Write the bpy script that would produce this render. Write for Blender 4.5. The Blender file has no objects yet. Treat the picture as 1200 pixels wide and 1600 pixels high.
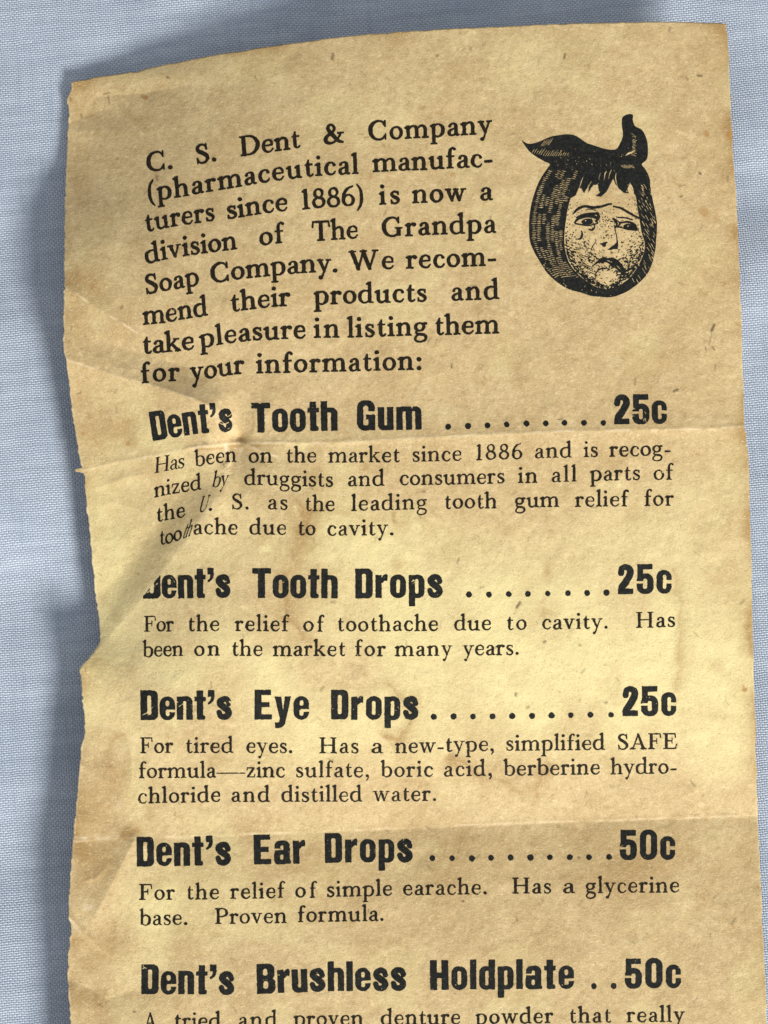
import bpy, math, random
import numpy as np
from mathutils import Vector, Matrix

C = bpy.context.scene.collection
SC = bpy.context.scene
rng = np.random.default_rng(7)
random.seed(7)

# ------------------------------------------------------------------ camera, light, exposure
PX = 0.0735e-3                 # metres on the cloth per unit of the drawing grid (1200 x 1600 units)
DIST = 0.200
TILT = math.radians(5.0)
FPX = DIST / PX
CAM = Vector((0, -DIST * math.sin(TILT), DIST * math.cos(TILT)))
cam_data = bpy.data.cameras.new('camera')
cam = bpy.data.objects.new('camera', cam_data)
C.objects.link(cam)
cam.location = CAM
cam.rotation_euler = (TILT, 0, 0)
cam_data.sensor_fit = 'VERTICAL'
cam_data.sensor_height = 24.0
cam_data.lens = 24.0 * FPX / 1600.0
cam_data.clip_start = 0.005
cam_data.clip_end = 10
SC.camera = cam

LIGHT_ELEV = math.radians(30)
LIGHT_DIR = Vector((0.54, -0.84, 0)).normalized()
ldir = LIGHT_DIR * math.cos(LIGHT_ELEV) + Vector((0, 0, math.sin(LIGHT_ELEV)))
ld = bpy.data.lights.new('window_light', 'AREA')
ld.shape = 'DISK'
ld.size = 0.36
ld.energy = 39
ld.color = (1.0, 0.965, 0.90)
lo = bpy.data.objects.new('window_light', ld)
C.objects.link(lo)
lo.location = ldir * 1.5
lo.rotation_euler = (-ldir).to_track_quat('-Z', 'Y').to_euler()

world = bpy.data.worlds.new('World')
SC.world = world
world.use_nodes = True
bg = world.node_tree.nodes['Background']
bg.inputs['Color'].default_value = (0.97, 0.985, 1.0, 1)
bg.inputs['Strength'].default_value = 0.55

SC.view_settings.view_transform = 'Standard'
SC.view_settings.look = 'None'
SC.view_settings.exposure = 0.0
SC.view_settings.gamma = 1.0
SC.view_settings.use_curve_mapping = False

# ------------------------------------------------------------------ helpers
CT, ST = math.cos(TILT), math.sin(TILT)

def unproject(x, y, h):
    """Drawing-grid place (x right, y down) at height h (grid units) -> world metres."""
    dx = (x - 600.0) / FPX
    dy = -(y - 800.0) / FPX
    wy = dy * CT + ST            # camera -Z turned by TILT about X
    wz = dy * ST - CT
    z = h * PX
    t = (z - CAM.z) / wz
    return np.stack([CAM.x + t * dx, CAM.y + t * wy, z], -1)

def value_noise(x, y, scale, seed, size=128):
    r = np.random.default_rng(seed).standard_normal((size, size))
    fx, fy = x / scale, y / scale
    ix, iy = np.floor(fx).astype(int), np.floor(fy).astype(int)
    tx, ty = fx - ix, fy - iy
    tx = tx * tx * tx * (tx * (tx * 6 - 15) + 10)
    ty = ty * ty * ty * (ty * (ty * 6 - 15) + 10)
    a = r[iy % size, ix % size]; b = r[iy % size, (ix + 1) % size]
    c = r[(iy + 1) % size, ix % size]; d = r[(iy + 1) % size, (ix + 1) % size]
    return (a * (1 - tx) + b * tx) * (1 - ty) + (c * (1 - tx) + d * tx) * ty

def poly_dist(x, y, pts):
    """Signed distance to an open polyline (+ on its right when walking along it, y down) and the walk fraction."""
    pts = np.asarray(pts, float)
    seg = np.hypot(*(pts[1:] - pts[:-1]).T)
    cum = np.concatenate([[0], np.cumsum(seg)])
    best = np.full(x.shape, 1e9); sign = np.ones(x.shape); frac = np.zeros(x.shape)
    for i in range(len(pts) - 1):
        ax, ay = pts[i]; bx, by = pts[i + 1]
        ex, ey = bx - ax, by - ay
        t = np.clip(((x - ax) * ex + (y - ay) * ey) / (ex * ex + ey * ey), 0, 1)
        d = np.hypot(x - ax - t * ex, y - ay - t * ey)
        cr = ex * (y - ay) - ey * (x - ax)
        m = d < best
        best = np.where(m, d, best)
        sign = np.where(m, np.where(cr >= 0, 1.0, -1.0), sign)
        frac = np.where(m, (cum[i] + t * seg[i]) / cum[-1], frac)
    return best * sign, frac

def sstep(a, b, x):
    t = np.clip((x - a) / (b - a), 0, 1)
    return t * t * (3 - 2 * t)

def new_mesh_obj(name, verts, faces_by_n, mat, parent=None, smooth=True):
    me = bpy.data.meshes.new(name)
    nv = len(verts)
    loops = []; starts = []; totals = []
    off = 0
    for n, f in faces_by_n:
        f = np.asarray(f)
        if len(f) == 0:
            continue
        loops.append(f.reshape(-1))
        starts.append(off + np.arange(len(f)) * n)
        totals.append(np.full(len(f), n))
        off += f.size
    loops = np.concatenate(loops).astype(np.int32)
    starts = np.concatenate(starts).astype(np.int32)
    totals = np.concatenate(totals).astype(np.int32)
    me.vertices.add(nv)
    me.vertices.foreach_set('co', np.asarray(verts, np.float32).reshape(-1))
    me.loops.add(len(loops))
    me.loops.foreach_set('vertex_index', loops)
    me.polygons.add(len(starts))
    me.polygons.foreach_set('loop_start', starts)
    me.polygons.foreach_set('loop_total', totals)
    me.polygons.foreach_set('use_smooth', np.full(len(starts), smooth))
    me.update(calc_edges=True)
    me.validate()
    me.materials.append(mat)
    o = bpy.data.objects.new(name, me)
    C.objects.link(o)
    if parent is not None:
        o.parent = parent
    return o

class NT:
    """Small node-tree builder."""
    def __init__(self, name):
        self.m = bpy.data.materials.new(name)
        self.m.use_nodes = True
        self.t = self.m.node_tree
        self.bsdf = self.t.nodes['Principled BSDF']
    def n(self, kind, **kw):
        nd = self.t.nodes.new(kind)
        for k, v in kw.items():
            setattr(nd, k, v)
        return nd
    def link(self, a, b):
        self.t.links.new(a, b)
    def put(self, sock, v):
        if hasattr(v, 'node'):
            self.link(v, sock)
        else:
            sock.default_value = v
    def math(self, op, a, b=None, c=None):
        nd = self.n('ShaderNodeMath', operation=op)
        self.put(nd.inputs[0], a)
        if b is not None: self.put(nd.inputs[1], b)
        if c is not None: self.put(nd.inputs[2], c)
        return nd.outputs[0]
    def mix(self, fac, a, b, mode='MIX'):
        nd = self.n('ShaderNodeMix', data_type='RGBA', blend_type=mode)
        self.put(nd.inputs[0], fac)
        self.put(nd.inputs[6], a if hasattr(a, 'node') else (*a, 1))
        self.put(nd.inputs[7], b if hasattr(b, 'node') else (*b, 1))
        return nd.outputs[2]
    def noise(self, vec, scale, detail=3, rough=0.55, dist=0.0):
        nd = self.n('ShaderNodeTexNoise')
        self.link(vec, nd.inputs['Vector'])
        nd.inputs['Scale'].default_value = scale
        nd.inputs['Detail'].default_value = detail
        nd.inputs['Roughness'].default_value = rough
        nd.inputs['Distortion'].default_value = dist
        return nd.outputs['Fac']
    def ramp(self, fac, lo, hi, a=0.0, b=1.0):
        nd = self.n('ShaderNodeMapRange', interpolation_type='SMOOTHSTEP')
        self.put(nd.inputs[0], fac)
        nd.inputs[1].default_value = lo; nd.inputs[2].default_value = hi
        nd.inputs[3].default_value = a; nd.inputs[4].default_value = b
        return nd.outputs[0]
    def mapping(self, vec, rot=0.0, scale=(1, 1, 1)):
        nd = self.n('ShaderNodeMapping')
        self.link(vec, nd.inputs['Vector'])
        nd.inputs['Rotation'].default_value = (0, 0, rot)
        nd.inputs['Scale'].default_value = scale
        return nd.outputs[0]
    def attr(self, name):
        nd = self.n('ShaderNodeAttribute', attribute_name=name)
        return nd.outputs['Fac']

# ------------------------------------------------------------------ cloth
def cloth_material():
    N = NT('blue_chambray')
    co = N.n('ShaderNodeTexCoord').outputs['Object']
    mm = N.mapping(co, 0.0, (1000, 1000, 1000))           # millimetres
    # wander of the threads
    wn = N.n('ShaderNodeTexNoise'); N.link(mm, wn.inputs['Vector'])
    wn.inputs['Scale'].default_value = 0.55; wn.inputs['Detail'].default_value = 3
    off = N.n('ShaderNodeVectorMath', operation='SUBTRACT')
    N.link(wn.outputs['Color'], off.inputs[0]); off.inputs[1].default_value = (.5, .5, .5)
    sc = N.n('ShaderNodeVectorMath', operation='SCALE'); N.link(off.outputs[0], sc.inputs[0]); sc.inputs['Scale'].default_value = 0.34
    ad = N.n('ShaderNodeVectorMath', operation='ADD'); N.link(mm, ad.inputs[0]); N.link(sc.outputs[0], ad.inputs[1])
    rot = N.mapping(ad.outputs[0], math.radians(-5), (1, 1, 1))
    sep = N.n('ShaderNodeSeparateXYZ'); N.link(rot, sep.inputs[0])
    pitch_u, pitch_v = 0.272, 0.266
    u = N.math('MULTIPLY', sep.outputs[0], math.pi / pitch_u)
    v = N.math('MULTIPLY', sep.outputs[1], math.pi / pitch_v)
    su = N.math('SINE', u); sv = N.math('SINE', v)
    au = N.math('ABSOLUTE', su); av = N.math('ABSOLUTE', sv)
    s = N.math('MULTIPLY', su, sv)
    # thread thickness changing from thread to thread (long thin noise)
    n_warp = N.noise(N.mapping(rot, 0, (1.9, 0.10, 1)), 1.0, 2)
    n_weft = N.noise(N.mapping(rot, 0, (0.10, 1.9, 1)), 1.0, 2)
    hw = N.math('ADD', N.math('MULTIPLY_ADD', s, 0.42, au), N.math('MULTIPLY_ADD', n_warp, 0.7, -0.35))
    hf = N.math('ADD', N.math('MULTIPLY_ADD', s, -0.42, av), N.math('MULTIPLY_ADD', n_weft, 0.9, -0.40))
    h = N.math('MAXIMUM', hw, hf)
    streak = N.noise(N.mapping(rot, 0.05, (0.11, 0.9, 1)), 1.0, 4)
    streak_v = N.noise(N.mapping(rot, 0.02, (1.1, 0.12, 1)), 1.0, 3)
    is_weft = N.ramp(N.math('SUBTRACT', hf, hw), -0.18, 0.18)
    fine = N.noise(mm, 9.0, 3, 0.65)
    blot = N.noise(mm, 0.09, 3)
    slub = N.noise(N.mapping(rot, 0, (0.25, 2.6, 1)), 1.0, 3)
    warp_c = N.mix(N.ramp(fine, 0.3, 0.7), (0.240, 0.285, 0.370), (0.325, 0.380, 0.470))
    weft_c = N.mix(N.ramp(fine, 0.35, 0.7), (0.385, 0.445, 0.545), (0.575, 0.635, 0.72))
    col = N.mix(is_weft, warp_c, weft_c)
    col = N.mix(N.ramp(slub, 0.45, 0.75, 0, 0.22), col, (0.50, 0.59, 0.72))
    col = N.mix(N.ramp(streak, 0.50, 0.72, 0, 0.26), col, (0.55, 0.62, 0.725))
    col = N.mix(N.ramp(streak, 0.50, 0.30, 0, 0.28), col, (0.23, 0.28, 0.365))
    col = N.mix(N.ramp(streak_v, 0.52, 0.74, 0, 0.30), col, (0.24, 0.30, 0.40))
    lint = N.noise(mm, 1.6, 2, 0.5)
    col = N.mix(N.ramp(lint, 0.76, 0.80, 0, 0.8), col, (0.78, 0.80, 0.84))
    col = N.mix(N.ramp(blot, 0.42, 0.68, 0, 0.20), col, (0.24, 0.30, 0.40))
    N.link(col, N.bsdf.inputs['Base Color'])
    N.bsdf.inputs['Roughness'].default_value = 0.85
    N.bsdf.inputs['Specular IOR Level'].default_value = 0.25
    N.bsdf.inputs['Sheen Weight'].default_value = 0.15
    hh = N.math('MULTIPLY_ADD', fine, 0.35, h)
    b = N.n('ShaderNodeBump'); b.inputs['Strength'].default_value = 0.9
    b.inputs['Distance'].default_value = 0.00008
    N.link(hh, b.inputs['Height'])
    N.link(b.outputs[0], N.bsdf.inputs['Normal'])
    return N.m

def build_cloth():
    n = 340
    a = np.linspace(-0.17, 0.17, n)
    X, Y = np.meshgrid(a, a)
    gx, gy = X / PX + 600, 800 - Y / PX
    H = 8.0 * value_noise(gx + 4000, gy + 4000, 330, 21) + 4.0 * value_noise(gx + 4000, gy + 4000, 130, 22)
    # low soft ridges running across the upper left of the cloth
    d, f = poly_dist(gx, gy, [(-200, 330), (60, 255), (330, 60), (520, -80)])
    H += 7 * np.exp(-(d / 55) ** 2)
    d, f = poly_dist(gx, gy, [(-200, 690), (20, 640), (120, 560), (240, 500)])
    H += 5 * np.exp(-(d / 60) ** 2)
    H = np.clip(H - 12, -40, 0)
    P = np.stack([X, Y, H * PX], -1).reshape(-1, 3)
    idx = np.arange(n * n).reshape(n, n)
    q = np.stack([idx[:-1, :-1], idx[:-1, 1:], idx[1:, 1:], idx[1:, :-1]], -1).reshape(-1, 4)
    o = new_mesh_obj('tablecloth', P, [(4, q)], cloth_material())
    so = o.modifiers.new('thickness', 'SOLIDIFY'); so.thickness = 0.0006; so.offset = -1
    o['label'] = 'pale blue woven cotton cloth spread beneath the old leaflet'
    o['category'] = 'cloth'
    return o

# ------------------------------------------------------------------ paper shape
LEFT = [(110, 118), (112, 128), (111, 140), (106, 150), (105, 160), (107, 170), (106, 190), (104, 240), (101, 330), (100, 440), (99, 520), (99.5, 545),
        (103, 565), (108, 605), (115, 660), (121, 700), (126, 722), (128.5, 731), (119, 732.6), (116, 734.5), (118.5, 737), (131, 739), (133, 750),
        (131, 756), (134, 775), (137, 805), (141, 850), (147, 905), (152, 950), (156, 985), (157, 1000), (145, 1020),
        (132, 1036), (123, 1046), (126, 1056), (128, 1085), (131, 1120), (132, 1140), (128, 1165), (124, 1200), (119, 1260),
        (114, 1310), (111, 1345), (108, 1400), (107, 1434), (111, 1441), (109, 1475), (105.5, 1500), (106, 1530), (108, 1560), (110, 1600), (112, 1680), (114, 1800)]
RIGHT = [(1133, 20), (1135, 37), (1138, 80), (1142, 170), (1145, 230), (1149, 290), (1152, 350), (1156, 420), (1159, 520), (1161, 600), (1163, 664),
         (1166, 680), (1169, 720), (1172, 800), (1174, 880), (1176.5, 1000), (1179, 1100), (1182, 1200), (1184, 1275), (1186, 1330),
         (1190, 1400), (1194, 1500), (1198, 1600), (1204, 1800)]
TOP = [(100, 128), (112, 128), (150, 121), (200, 113), (217, 112), (232, 107), (260, 101), (300, 93), (360, 82), (420, 73), (500, 62), (570, 54), (650, 48),
       (760, 42.5), (860, 38), (950, 35), (1040, 34), (1100, 35), (1135, 37), (1150, 37)]
BOTTOM_Y = 1800.0

def outline_x(side, y):
    a = np.array(side, float)
    return np.interp(y, a[:, 1], a[:, 0])

def top_y(x):
    a = np.array(TOP, float)
    return np.interp(x, a[:, 0], a[:, 1])

CTRL = np.array([
    (112, 128, 2), (160, 120, 5), (200, 110, 11), (300, 90, 30), (400, 74, 52), (550, 55, 74), (800, 40, 85), (1000, 35, 90), (1135, 37, 88),
    (106, 165, 2), (104, 200, 3), (101, 260, 9), (100, 330, 38), (99, 400, 66), (99, 460, 75), (99, 540, 70), (103, 570, 64), (110, 640, 50), (128, 735, 40), (140, 820, 33), (150, 920, 26), (156, 995, 22),
    (125, 1046, 46), (130, 1150, 44), (113, 1300, 48), (107, 1420, 52), (106, 1500, 56), (108, 1600, 60), (112, 1800, 62),
    (1142, 170, 88), (1152, 350, 86), (1159, 520, 82), (1164, 665, 78), (1170, 780, 73), (1174, 900, 63), (1177, 1000, 53), (1180, 1120, 39), (1184, 1275, 18),
    (1190, 1400, 20), (1198, 1600, 26), (1204, 1800, 30),
    (650, 200, 84), (650, 400, 86), (650, 600, 83), (650, 690, 80), (650, 800, 75), (650, 920, 66), (650, 1040, 57), (650, 1150, 43), (650, 1285, 22), (650, 1400, 30), (650, 1600, 37), (650, 1800, 38),
    (300, 250, 58), (300, 400, 80), (300, 540, 80), (250, 180, 36), (190, 230, 26), (300, 1000, 62), (300, 1150, 50), (300, 1300, 36), (300, 1450, 44), (300, 1700, 54),
    (900, 200, 90), (900, 450, 88), (900, 690, 80), (900, 900, 66), (900, 1100, 44), (900, 1285, 19), (900, 1400, 27), (900, 1560, 33), (900, 1700, 36)], float)

def _tps_fit():
    p = CTRL[:, :2] / 1000.0; n = len(p)
    d = np.hypot(p[:, None, 0] - p[None, :, 0], p[:, None, 1] - p[None, :, 1])
    K = np.where(d > 0, d * d * np.log(d + 1e-12), 0) + np.eye(n) * 6e-4
    Pm = np.hstack([np.ones((n, 1)), p])
    A = np.zeros((n + 3, n + 3)); A[:n, :n] = K; A[:n, n:] = Pm; A[n:, :n] = Pm.T
    b = np.zeros(n + 3); b[:n] = CTRL[:, 2]
    return np.linalg.solve(A, b)
_TPS = _tps_fit()

FOLD_UP = [(100, 745), (128, 736), (180, 722), (240, 712), (300, 700), (375, 692), (500, 692), (600, 688), (690, 683), (780, 678), (860, 675), (960, 672), (1075, 670), (1200, 666)]
FOLD_LOW = [(90, 1318), (113, 1316), (200, 1310), (330, 1306), (500, 1300), (680, 1293), (800, 1287), (960, 1282), (1200, 1274)]
CREASE = [(90, 556), (170, 584), (230, 600), (300, 622), (345, 642), (374, 684)]
DIAG = [(100, 1070), (126, 1045), (180, 984), (230, 926), (256, 890), (310, 820), (350, 768), (372, 735), (378, 700)]

def height(x, y):
    x = np.asarray(x, float); y = np.asarray(y, float)
    shp = x.shape
    xf = x.reshape(-1) / 1000; yf = y.reshape(-1) / 1000
    out = _TPS[-3] + _TPS[-2] * xf + _TPS[-1] * yf
    for (cx, cy, _), w in zip(CTRL, _TPS):
        r2 = (xf - cx / 1000) ** 2 + (yf - cy / 1000) ** 2
        out = out + w * 0.5 * r2 * np.log(r2 + 1e-12)
    h = out.reshape(shp)
    # upper fold: a ridge
    d, f = poly_dist(x, y, FOLD_UP)
    wob = 1 + 0.5 * value_noise(x, y, 45, 31)
    h += (2.2 + 3.4 * sstep(0.25, 0.5, f)) * np.exp(-np.abs(d) / 38) + 0.8 * wob * np.exp(-np.abs(d) / 3.0)
    # lower fold: a valley
    d, f = poly_dist(x, y, FOLD_LOW)
    wob = 1 + 0.6 * value_noise(x, y, 40, 32)
    h += -(4.5 + 5.0 * sstep(0.15, 0.5, f)) * np.exp(-np.abs(d) / 58) + 0.7 * wob * np.exp(-np.abs(d + 2) / 2.5)
    # the buckle running from the torn tip up to the pit under the first heading
    d, f = poly_dist(x, y, DIAG)
    ad = np.abs(d)
    up = np.where(d > 0, 8.5 * np.exp(-ad / 110), 8.5 - 13.0 * sstep(-6, 54, ad) + 13.0 * sstep(-6, 54, 0.0) + 4.5 * (1 - np.exp(-np.maximum(ad - 50, 0) / 90)))
    h += up * sstep(0.0, 0.10, f) * sstep(700, 790, y)
    # crease from the left edge into the pit
    d, f = poly_dist(x, y, [(90, 556), (170, 584), (230, 600), (300, 622), (345, 642), (374, 684)])
    h += (11.0 + 13.0 * sstep(0.25, 0.75, f)) * np.where(d > 0, np.exp(-np.abs(d) / 75), np.clip(1 - np.abs(d) / 44, 0, 1) ** 1.25) * (1 - sstep(318, 378, x))
    h += -11 * np.exp(-((x - 364) ** 2 + (y - 692) ** 2) / 1500)
    h += -7 * np.exp(-((x - 374) ** 2 / 110 + (y - 684) ** 2 / 90))
    h += 4 * np.exp(-((x - 346) ** 2 / 420 + (y - 672) ** 2 / 300))
    h += 3 * np.exp(-((x - 420) ** 2 / 500 + (y - 640) ** 2 / 700))
    d, f = poly_dist(x, y, [(352, 695), (360, 720), (350, 745), (335, 770)])
    h += 2.2 * np.exp(-np.abs(d) / 5) * sstep(0, 0.3, f) * (1 - sstep(0.7, 1, f))
    d, f = poly_dist(x, y, [(372, 690), (405, 704), (440, 716)])
    h += 1.6 * np.exp(-np.abs(d) / 5) * (1 - sstep(0.5, 1, f))
    d, f = poly_dist(x, y, [(290, 700), (330, 694), (372, 690)])
    h += 1.6 * wob * np.exp(-np.abs(d) / 4)
    # faint diagonal crease at the left margin
    d, f = poly_dist(x, y, [(98, 448), (125, 462), (170, 492), (215, 520), (250, 545)])
    h += 2.2 * 1.6 * np.where(d > 0, np.exp(-np.abs(d) / 26), np.exp(-np.abs(d) / 14)) * (1 - sstep(165, 250, x))
    # lower left creases
    d, f = poly_dist(x, y, [(218, 1296), (190, 1350), (160, 1410), (136, 1452)])
    h += 6 * np.exp(-np.abs(d) / 30) * sstep(0, 0.15, f) * (1 - 0.5 * sstep(0.8, 1, f))
    d, f = poly_dist(x, y, [(100, 1425), (125, 1450), (150, 1478), (185, 1495)])
    h += 2.5 * np.exp(-np.abs(d) / 9) * (1 - sstep(0.5, 1, f))
    d, f = poly_dist(x, y, [(95, 1528), (130, 1540), (165, 1562), (210, 1548)])
    h += -6 * np.exp(-np.abs(d) / 26) * (1 - 0.6 * f)
    d, f = poly_dist(x, y, [(120, 1100), (160, 1180), (200, 1270), (212, 1312)])
    h += 3.2 * np.exp(-np.abs(d) / 24)
    # upper left corner: bent strip along the top edge
    d, f = poly_dist(x, y, [(95, 158), (160, 151), (225, 146), (330, 128)])
    h += -3.2 * np.exp(-np.abs(d) / 17) * (1 - sstep(0.5, 1.0, f))
    h += 3.5 * np.exp(-((x - 255) ** 2 / 1500 + (y - 118) ** 2 / 300))
    h += -4.0 * np.exp(-((x - 150) ** 2 / 2600 + (y - 176) ** 2 / 500))
    d, f = poly_dist(x, y, [(96, 205), (150, 203), (205, 206), (260, 200)])
    h += 1.4 * np.exp(-np.abs(d) / 12) * (1 - f)
    for pts, a, w in (([(300, 640), (325, 655), (352, 662)], 1.6, 6), ([(392, 640), (400, 662), (390, 690)], 1.8, 8), ([(330, 610), (352, 634), (362, 660)], 2.2, 7), ([(318, 672), (338, 680), (360, 682)], 1.8, 5),
                      ([(395, 715), (420, 735), (432, 770)], 1.6, 9), ([(340, 742), (352, 726), (366, 716)], 2.0, 5), ([(150, 640), (190, 655), (240, 690)], 1.4, 10), ([(135, 770), (190, 748), (250, 735)], 1.8, 9), ([(140, 790), (180, 785), (225, 800)], 1.2, 12),
                      ([(140, 552), (180, 574), (232, 580)], 1.2, 7), ([(150, 180), (165, 215), (170, 260)], 0.9, 8), ([(110, 1180), (150, 1215), (190, 1225)], 1.6, 10), ([(120, 1380), (150, 1372), (175, 1345)], 1.8, 7), ([(190, 1130), (206, 1180), (205, 1240)], 1.5, 8)):
        d, f = poly_dist(x, y, pts)
        h += a * np.exp(-np.abs(d) / w) * sstep(0, 0.3, f) * (1 - sstep(0.7, 1, f))
    # small buckles of old handled paper
    lf = 0.35 + 0.65 * sstep(520, 120, x)
    h += 0.8 * lf * value_noise(x, y, 62, 41) + 1.4 * lf * value_noise(x, y, 150, 42) + 0.26 * value_noise(x, y, 20, 43) + 0.10 * value_noise(x, y, 9, 44)
    return np.maximum(h, 1.5)

# ------------------------------------------------------------------ stains of the paper and painted fold shade (0..1 each)
def stain_fields(x, y):
    n1 = value_noise(x, y, 70, 51); n2 = value_noise(x, y, 26, 52); n3 = value_noise(x, y, 11, 53)
    xl = outline_x(LEFT, y); xr = outline_x(RIGHT, y); yt = top_y(x)
    # yellowing: a broad band over the middle and lower left
    yel = np.exp(-((y - 1030) / 175) ** 2) * (0.7 + 0.3 * np.tanh((x - 400) / 250)) + 0.55 * np.exp(-((x - 1130) / 60) ** 2 - ((y - 1080) / 190) ** 2)
    yel += 0.75 * np.exp(-((x - 165) / 70) ** 2 - ((y - 860) / 130) ** 2)
    yel += 0.4 * np.exp(-((x - 260) / 90) ** 2 - ((y - 1400) / 90) ** 2)
    yel += 0.5 * np.exp(-((x - 590) / 150) ** 2 - ((y - 840) / 60) ** 2)
    for cx, cy, rx, ry, a in [(165, 870, 34, 60, .55), (150, 770, 40, 40, .35), (560, 835, 80, 40, .35), (600, 1060, 90, 60, .3), (800, 935, 110, 60, .3), (920, 1100, 150, 70, .35), (690, 1135, 70, 45, .3), (1010, 1000, 90, 60, .25),
                              (250, 1400, 55, 50, .45), (190, 1520, 70, 30, .45), (212, 1235, 22, 50, .5), (145, 1110, 22, 40, .5), (230, 690, 90, 40, .2), (180, 620, 70, 30, .35), (120, 470, 20, 50, .35), (640, 960, 120, 50, .3), (300, 860, 60, 40, .3),
                              (1020, 830, 90, 60, .3), (420, 1190, 120, 60, .2), (480, 720, 90, 30, .2), (220, 118, 60, 14, .4), (160, 400, 40, 60, .2)]:
        wob = 1 + 0.35 * n1 + 0.20 * n2 + 0.06 * n3
        yel += a * (1 - sstep(0.25, 1.55, np.hypot((x - cx) / rx, (y - cy) / ry) * wob))
    yel = yel * (0.8 + 0.28 * n1 + 0.12 * n2)
    yel -= 0.35 * np.exp(-((y - 1255) / 45) ** 2) * sstep(300, 450, x)
    # browning: rims and tide marks
    dl, dr, dt = x - xl, xr - x, y - yt
    br = 0.62 * np.exp(-np.maximum(dr, 0) / 15) * np.clip(0.6 + 0.75 * n1 + 0.4 * n2, 0, 2) + 0.50 * np.exp(-np.maximum(dt, 0) / 13) * np.clip(0.5 + 0.7 * n1 + 0.4 * n2, 0, 2)
    br += 0.36 * np.exp(-np.maximum(dl, 0) / 20) * np.clip(0.6 + 0.8 * n1 + 0.4 * n2, 0, 2)
    br += 0.35 * np.exp(-np.maximum(dr, 0) / 45 - np.maximum(dt, 0) / 45)
    br += 0.5 * np.exp(-np.maximum(dr - 4, 0) / 10) * np.exp(-((y - 690) / 60) ** 2)
    br += 0.4 * np.exp(-np.maximum(dr, 0) / 24) * np.exp(-((y - 940) / 70) ** 2)
    # tide mark: brown line fading off to one side
    def tide(pts, w, inner, amp, side):
        d, f = poly_dist(x + 7 * n2 + 2 * n3, y + 7 * value_noise(x, y, 30, 54), pts)
        d = d * side
        e = sstep(0, 0.06, f) * (1 - sstep(0.94, 1, f))
        return 1.45 * amp * e * (np.exp(-(d / (1.4 * w)) ** 2) + 0.85 * np.where(d > 0, np.exp(-np.abs(d) / inner), 0)) * (0.8 + 0.3 * n1)
    br += tide([(462, 770), (478, 800), (470, 840), (455, 870), (446, 900), (447, 950), (470, 1000), (500, 1045)], 12, 34, 0.34, -1)
    br += tide([(505, 1066), (560, 1085), (600, 1075), (640, 1100), (630, 1140), (600, 1150)], 9, 30, 0.30, -1)
    br += tide([(700, 1175), (730, 1200), (770, 1225), (830, 1238), (850, 1215), (862, 1190)], 6, 26, 0.32, -1)
    br += tide([(470, 820), (500, 800), (560, 806), (600, 812)], 10, 20, 0.20, 1)
    br += tide([(1040, 880), (1062, 950), (1068, 1020), (1058, 1100)], 8, 30, 0.16, -1)
    br += tide([(110, 1210), (170, 1195), (190, 1140)], 9, 30, 0.22, -1)
    for cx, cy, r, a in [(170, 665, 26, .34), (200, 680, 20, .30), (140, 675, 18, .3), (155, 455, 22, .3), (118, 440, 26, .4), (110, 495, 26, .3), (190, 520, 18, .15),
                         (600, 610, 40, .12), (690, 700, 30, .22), (952, 718, 22, .25), (830, 700, 40, .15), (1000, 640, 60, .16),
                         (700, 755, 26, .16), (624, 810, 7, .42), (660, 812, 6, .3), (300, 955, 7, .25), (500, 755, 30, .2), (1060, 670, 10, .35),
                         (180, 1220, 30, .3), (150, 1270, 30, .28), (130, 1330, 18, .45), (205, 1302, 12, .5), (160, 1345, 30, .3), (140, 1370, 30, .2),
                         (240, 1380, 22, .28), (175, 1470, 30, .28), (118, 1470, 10, .5), (120, 1560, 20, .45), (160, 1570, 26, .3), (145, 1505, 20, .2),
                         (345, 1190, 15, .25), (640, 1215, 18, .22), (900, 1150, 60, .14), (760, 1145, 40, .14), (1130, 900, 26, .2),
                         (860, 895, 9, .3), (855, 955, 14, .3), (815, 955, 30, .14), (625, 890, 16, .25), (960, 1375, 60, .16), (700, 1340, 60, .2), (1000, 1330, 80, .2),
                         (500, 1340, 60, .18), (300, 1350, 40, .2), (840, 1500, 60, .12), (1100, 460, 60, .1)]:
        br += 1.35 * a * np.exp(-(((x - cx) + 5 * n2) ** 2 + ((y - cy) + 5 * n3) ** 2) / (r * r))
    # clouds of age over the whole sheet
    n4 = value_noise(x, y, 48, 55); n5 = value_noise(x + 900, y, 95, 56)
    br += 0.12 * sstep(0.2, 1.4, n4 + 0.5 * n2 + 0.3 * n5) + 0.10 * sstep(0.3, 1.3, n2 + 0.5 * n3)
    br += 0.10 * np.exp(-((y - 1345) / 55.0) ** 2) * sstep(250, 500, x)  # shade of the facet below the lower fold, painted in as brown
    yel += 0.30 * sstep(0.4, 1.5, n5 - 0.4 * n4) - 0.25 * sstep(0.4, 1.6, -n5)
    # foxing spots with a sharper rim
    fx = np.zeros_like(x)
    for cx, cy, r, a in [(1104, 208, 6, .8), (1140, 211, 7, .7), (1100, 331, 9, .55), (1111, 340, 12, .2), (227, 153, 4.5, 1.0), (222, 150, 4, .5), (1163, 1078, 4.5, 1.0), (1161, 1072, 3, .7),
                         (1146, 1448, 4, .6), (1184, 1385, 3, .7), (578, 277, 5, .5), (708, 273, 5, .5), (246, 275, 3, .7), (129, 677, 4, .6), (200, 692, 4, .8), (172, 656, 3, .4),
                         (108, 533, 2.5, .9), (145, 451, 4, .5), (215, 897, 2.5, .7), (840, 1242, 5, .45), (452, 255, 3, .4), (1132, 300, 3, .5), (1075, 318, 2, .5),
                         (1100, 460, 4, .4), (1076, 661, 3, .5), (1112, 665, 3, .4), (800, 1480, 3, .5)]:
        d = np.hypot(x - cx + 0.8 * n3, y - cy + 0.8 * n2) / r
        fx += a * (1 - sstep(0.55, 1.15, d))
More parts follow.
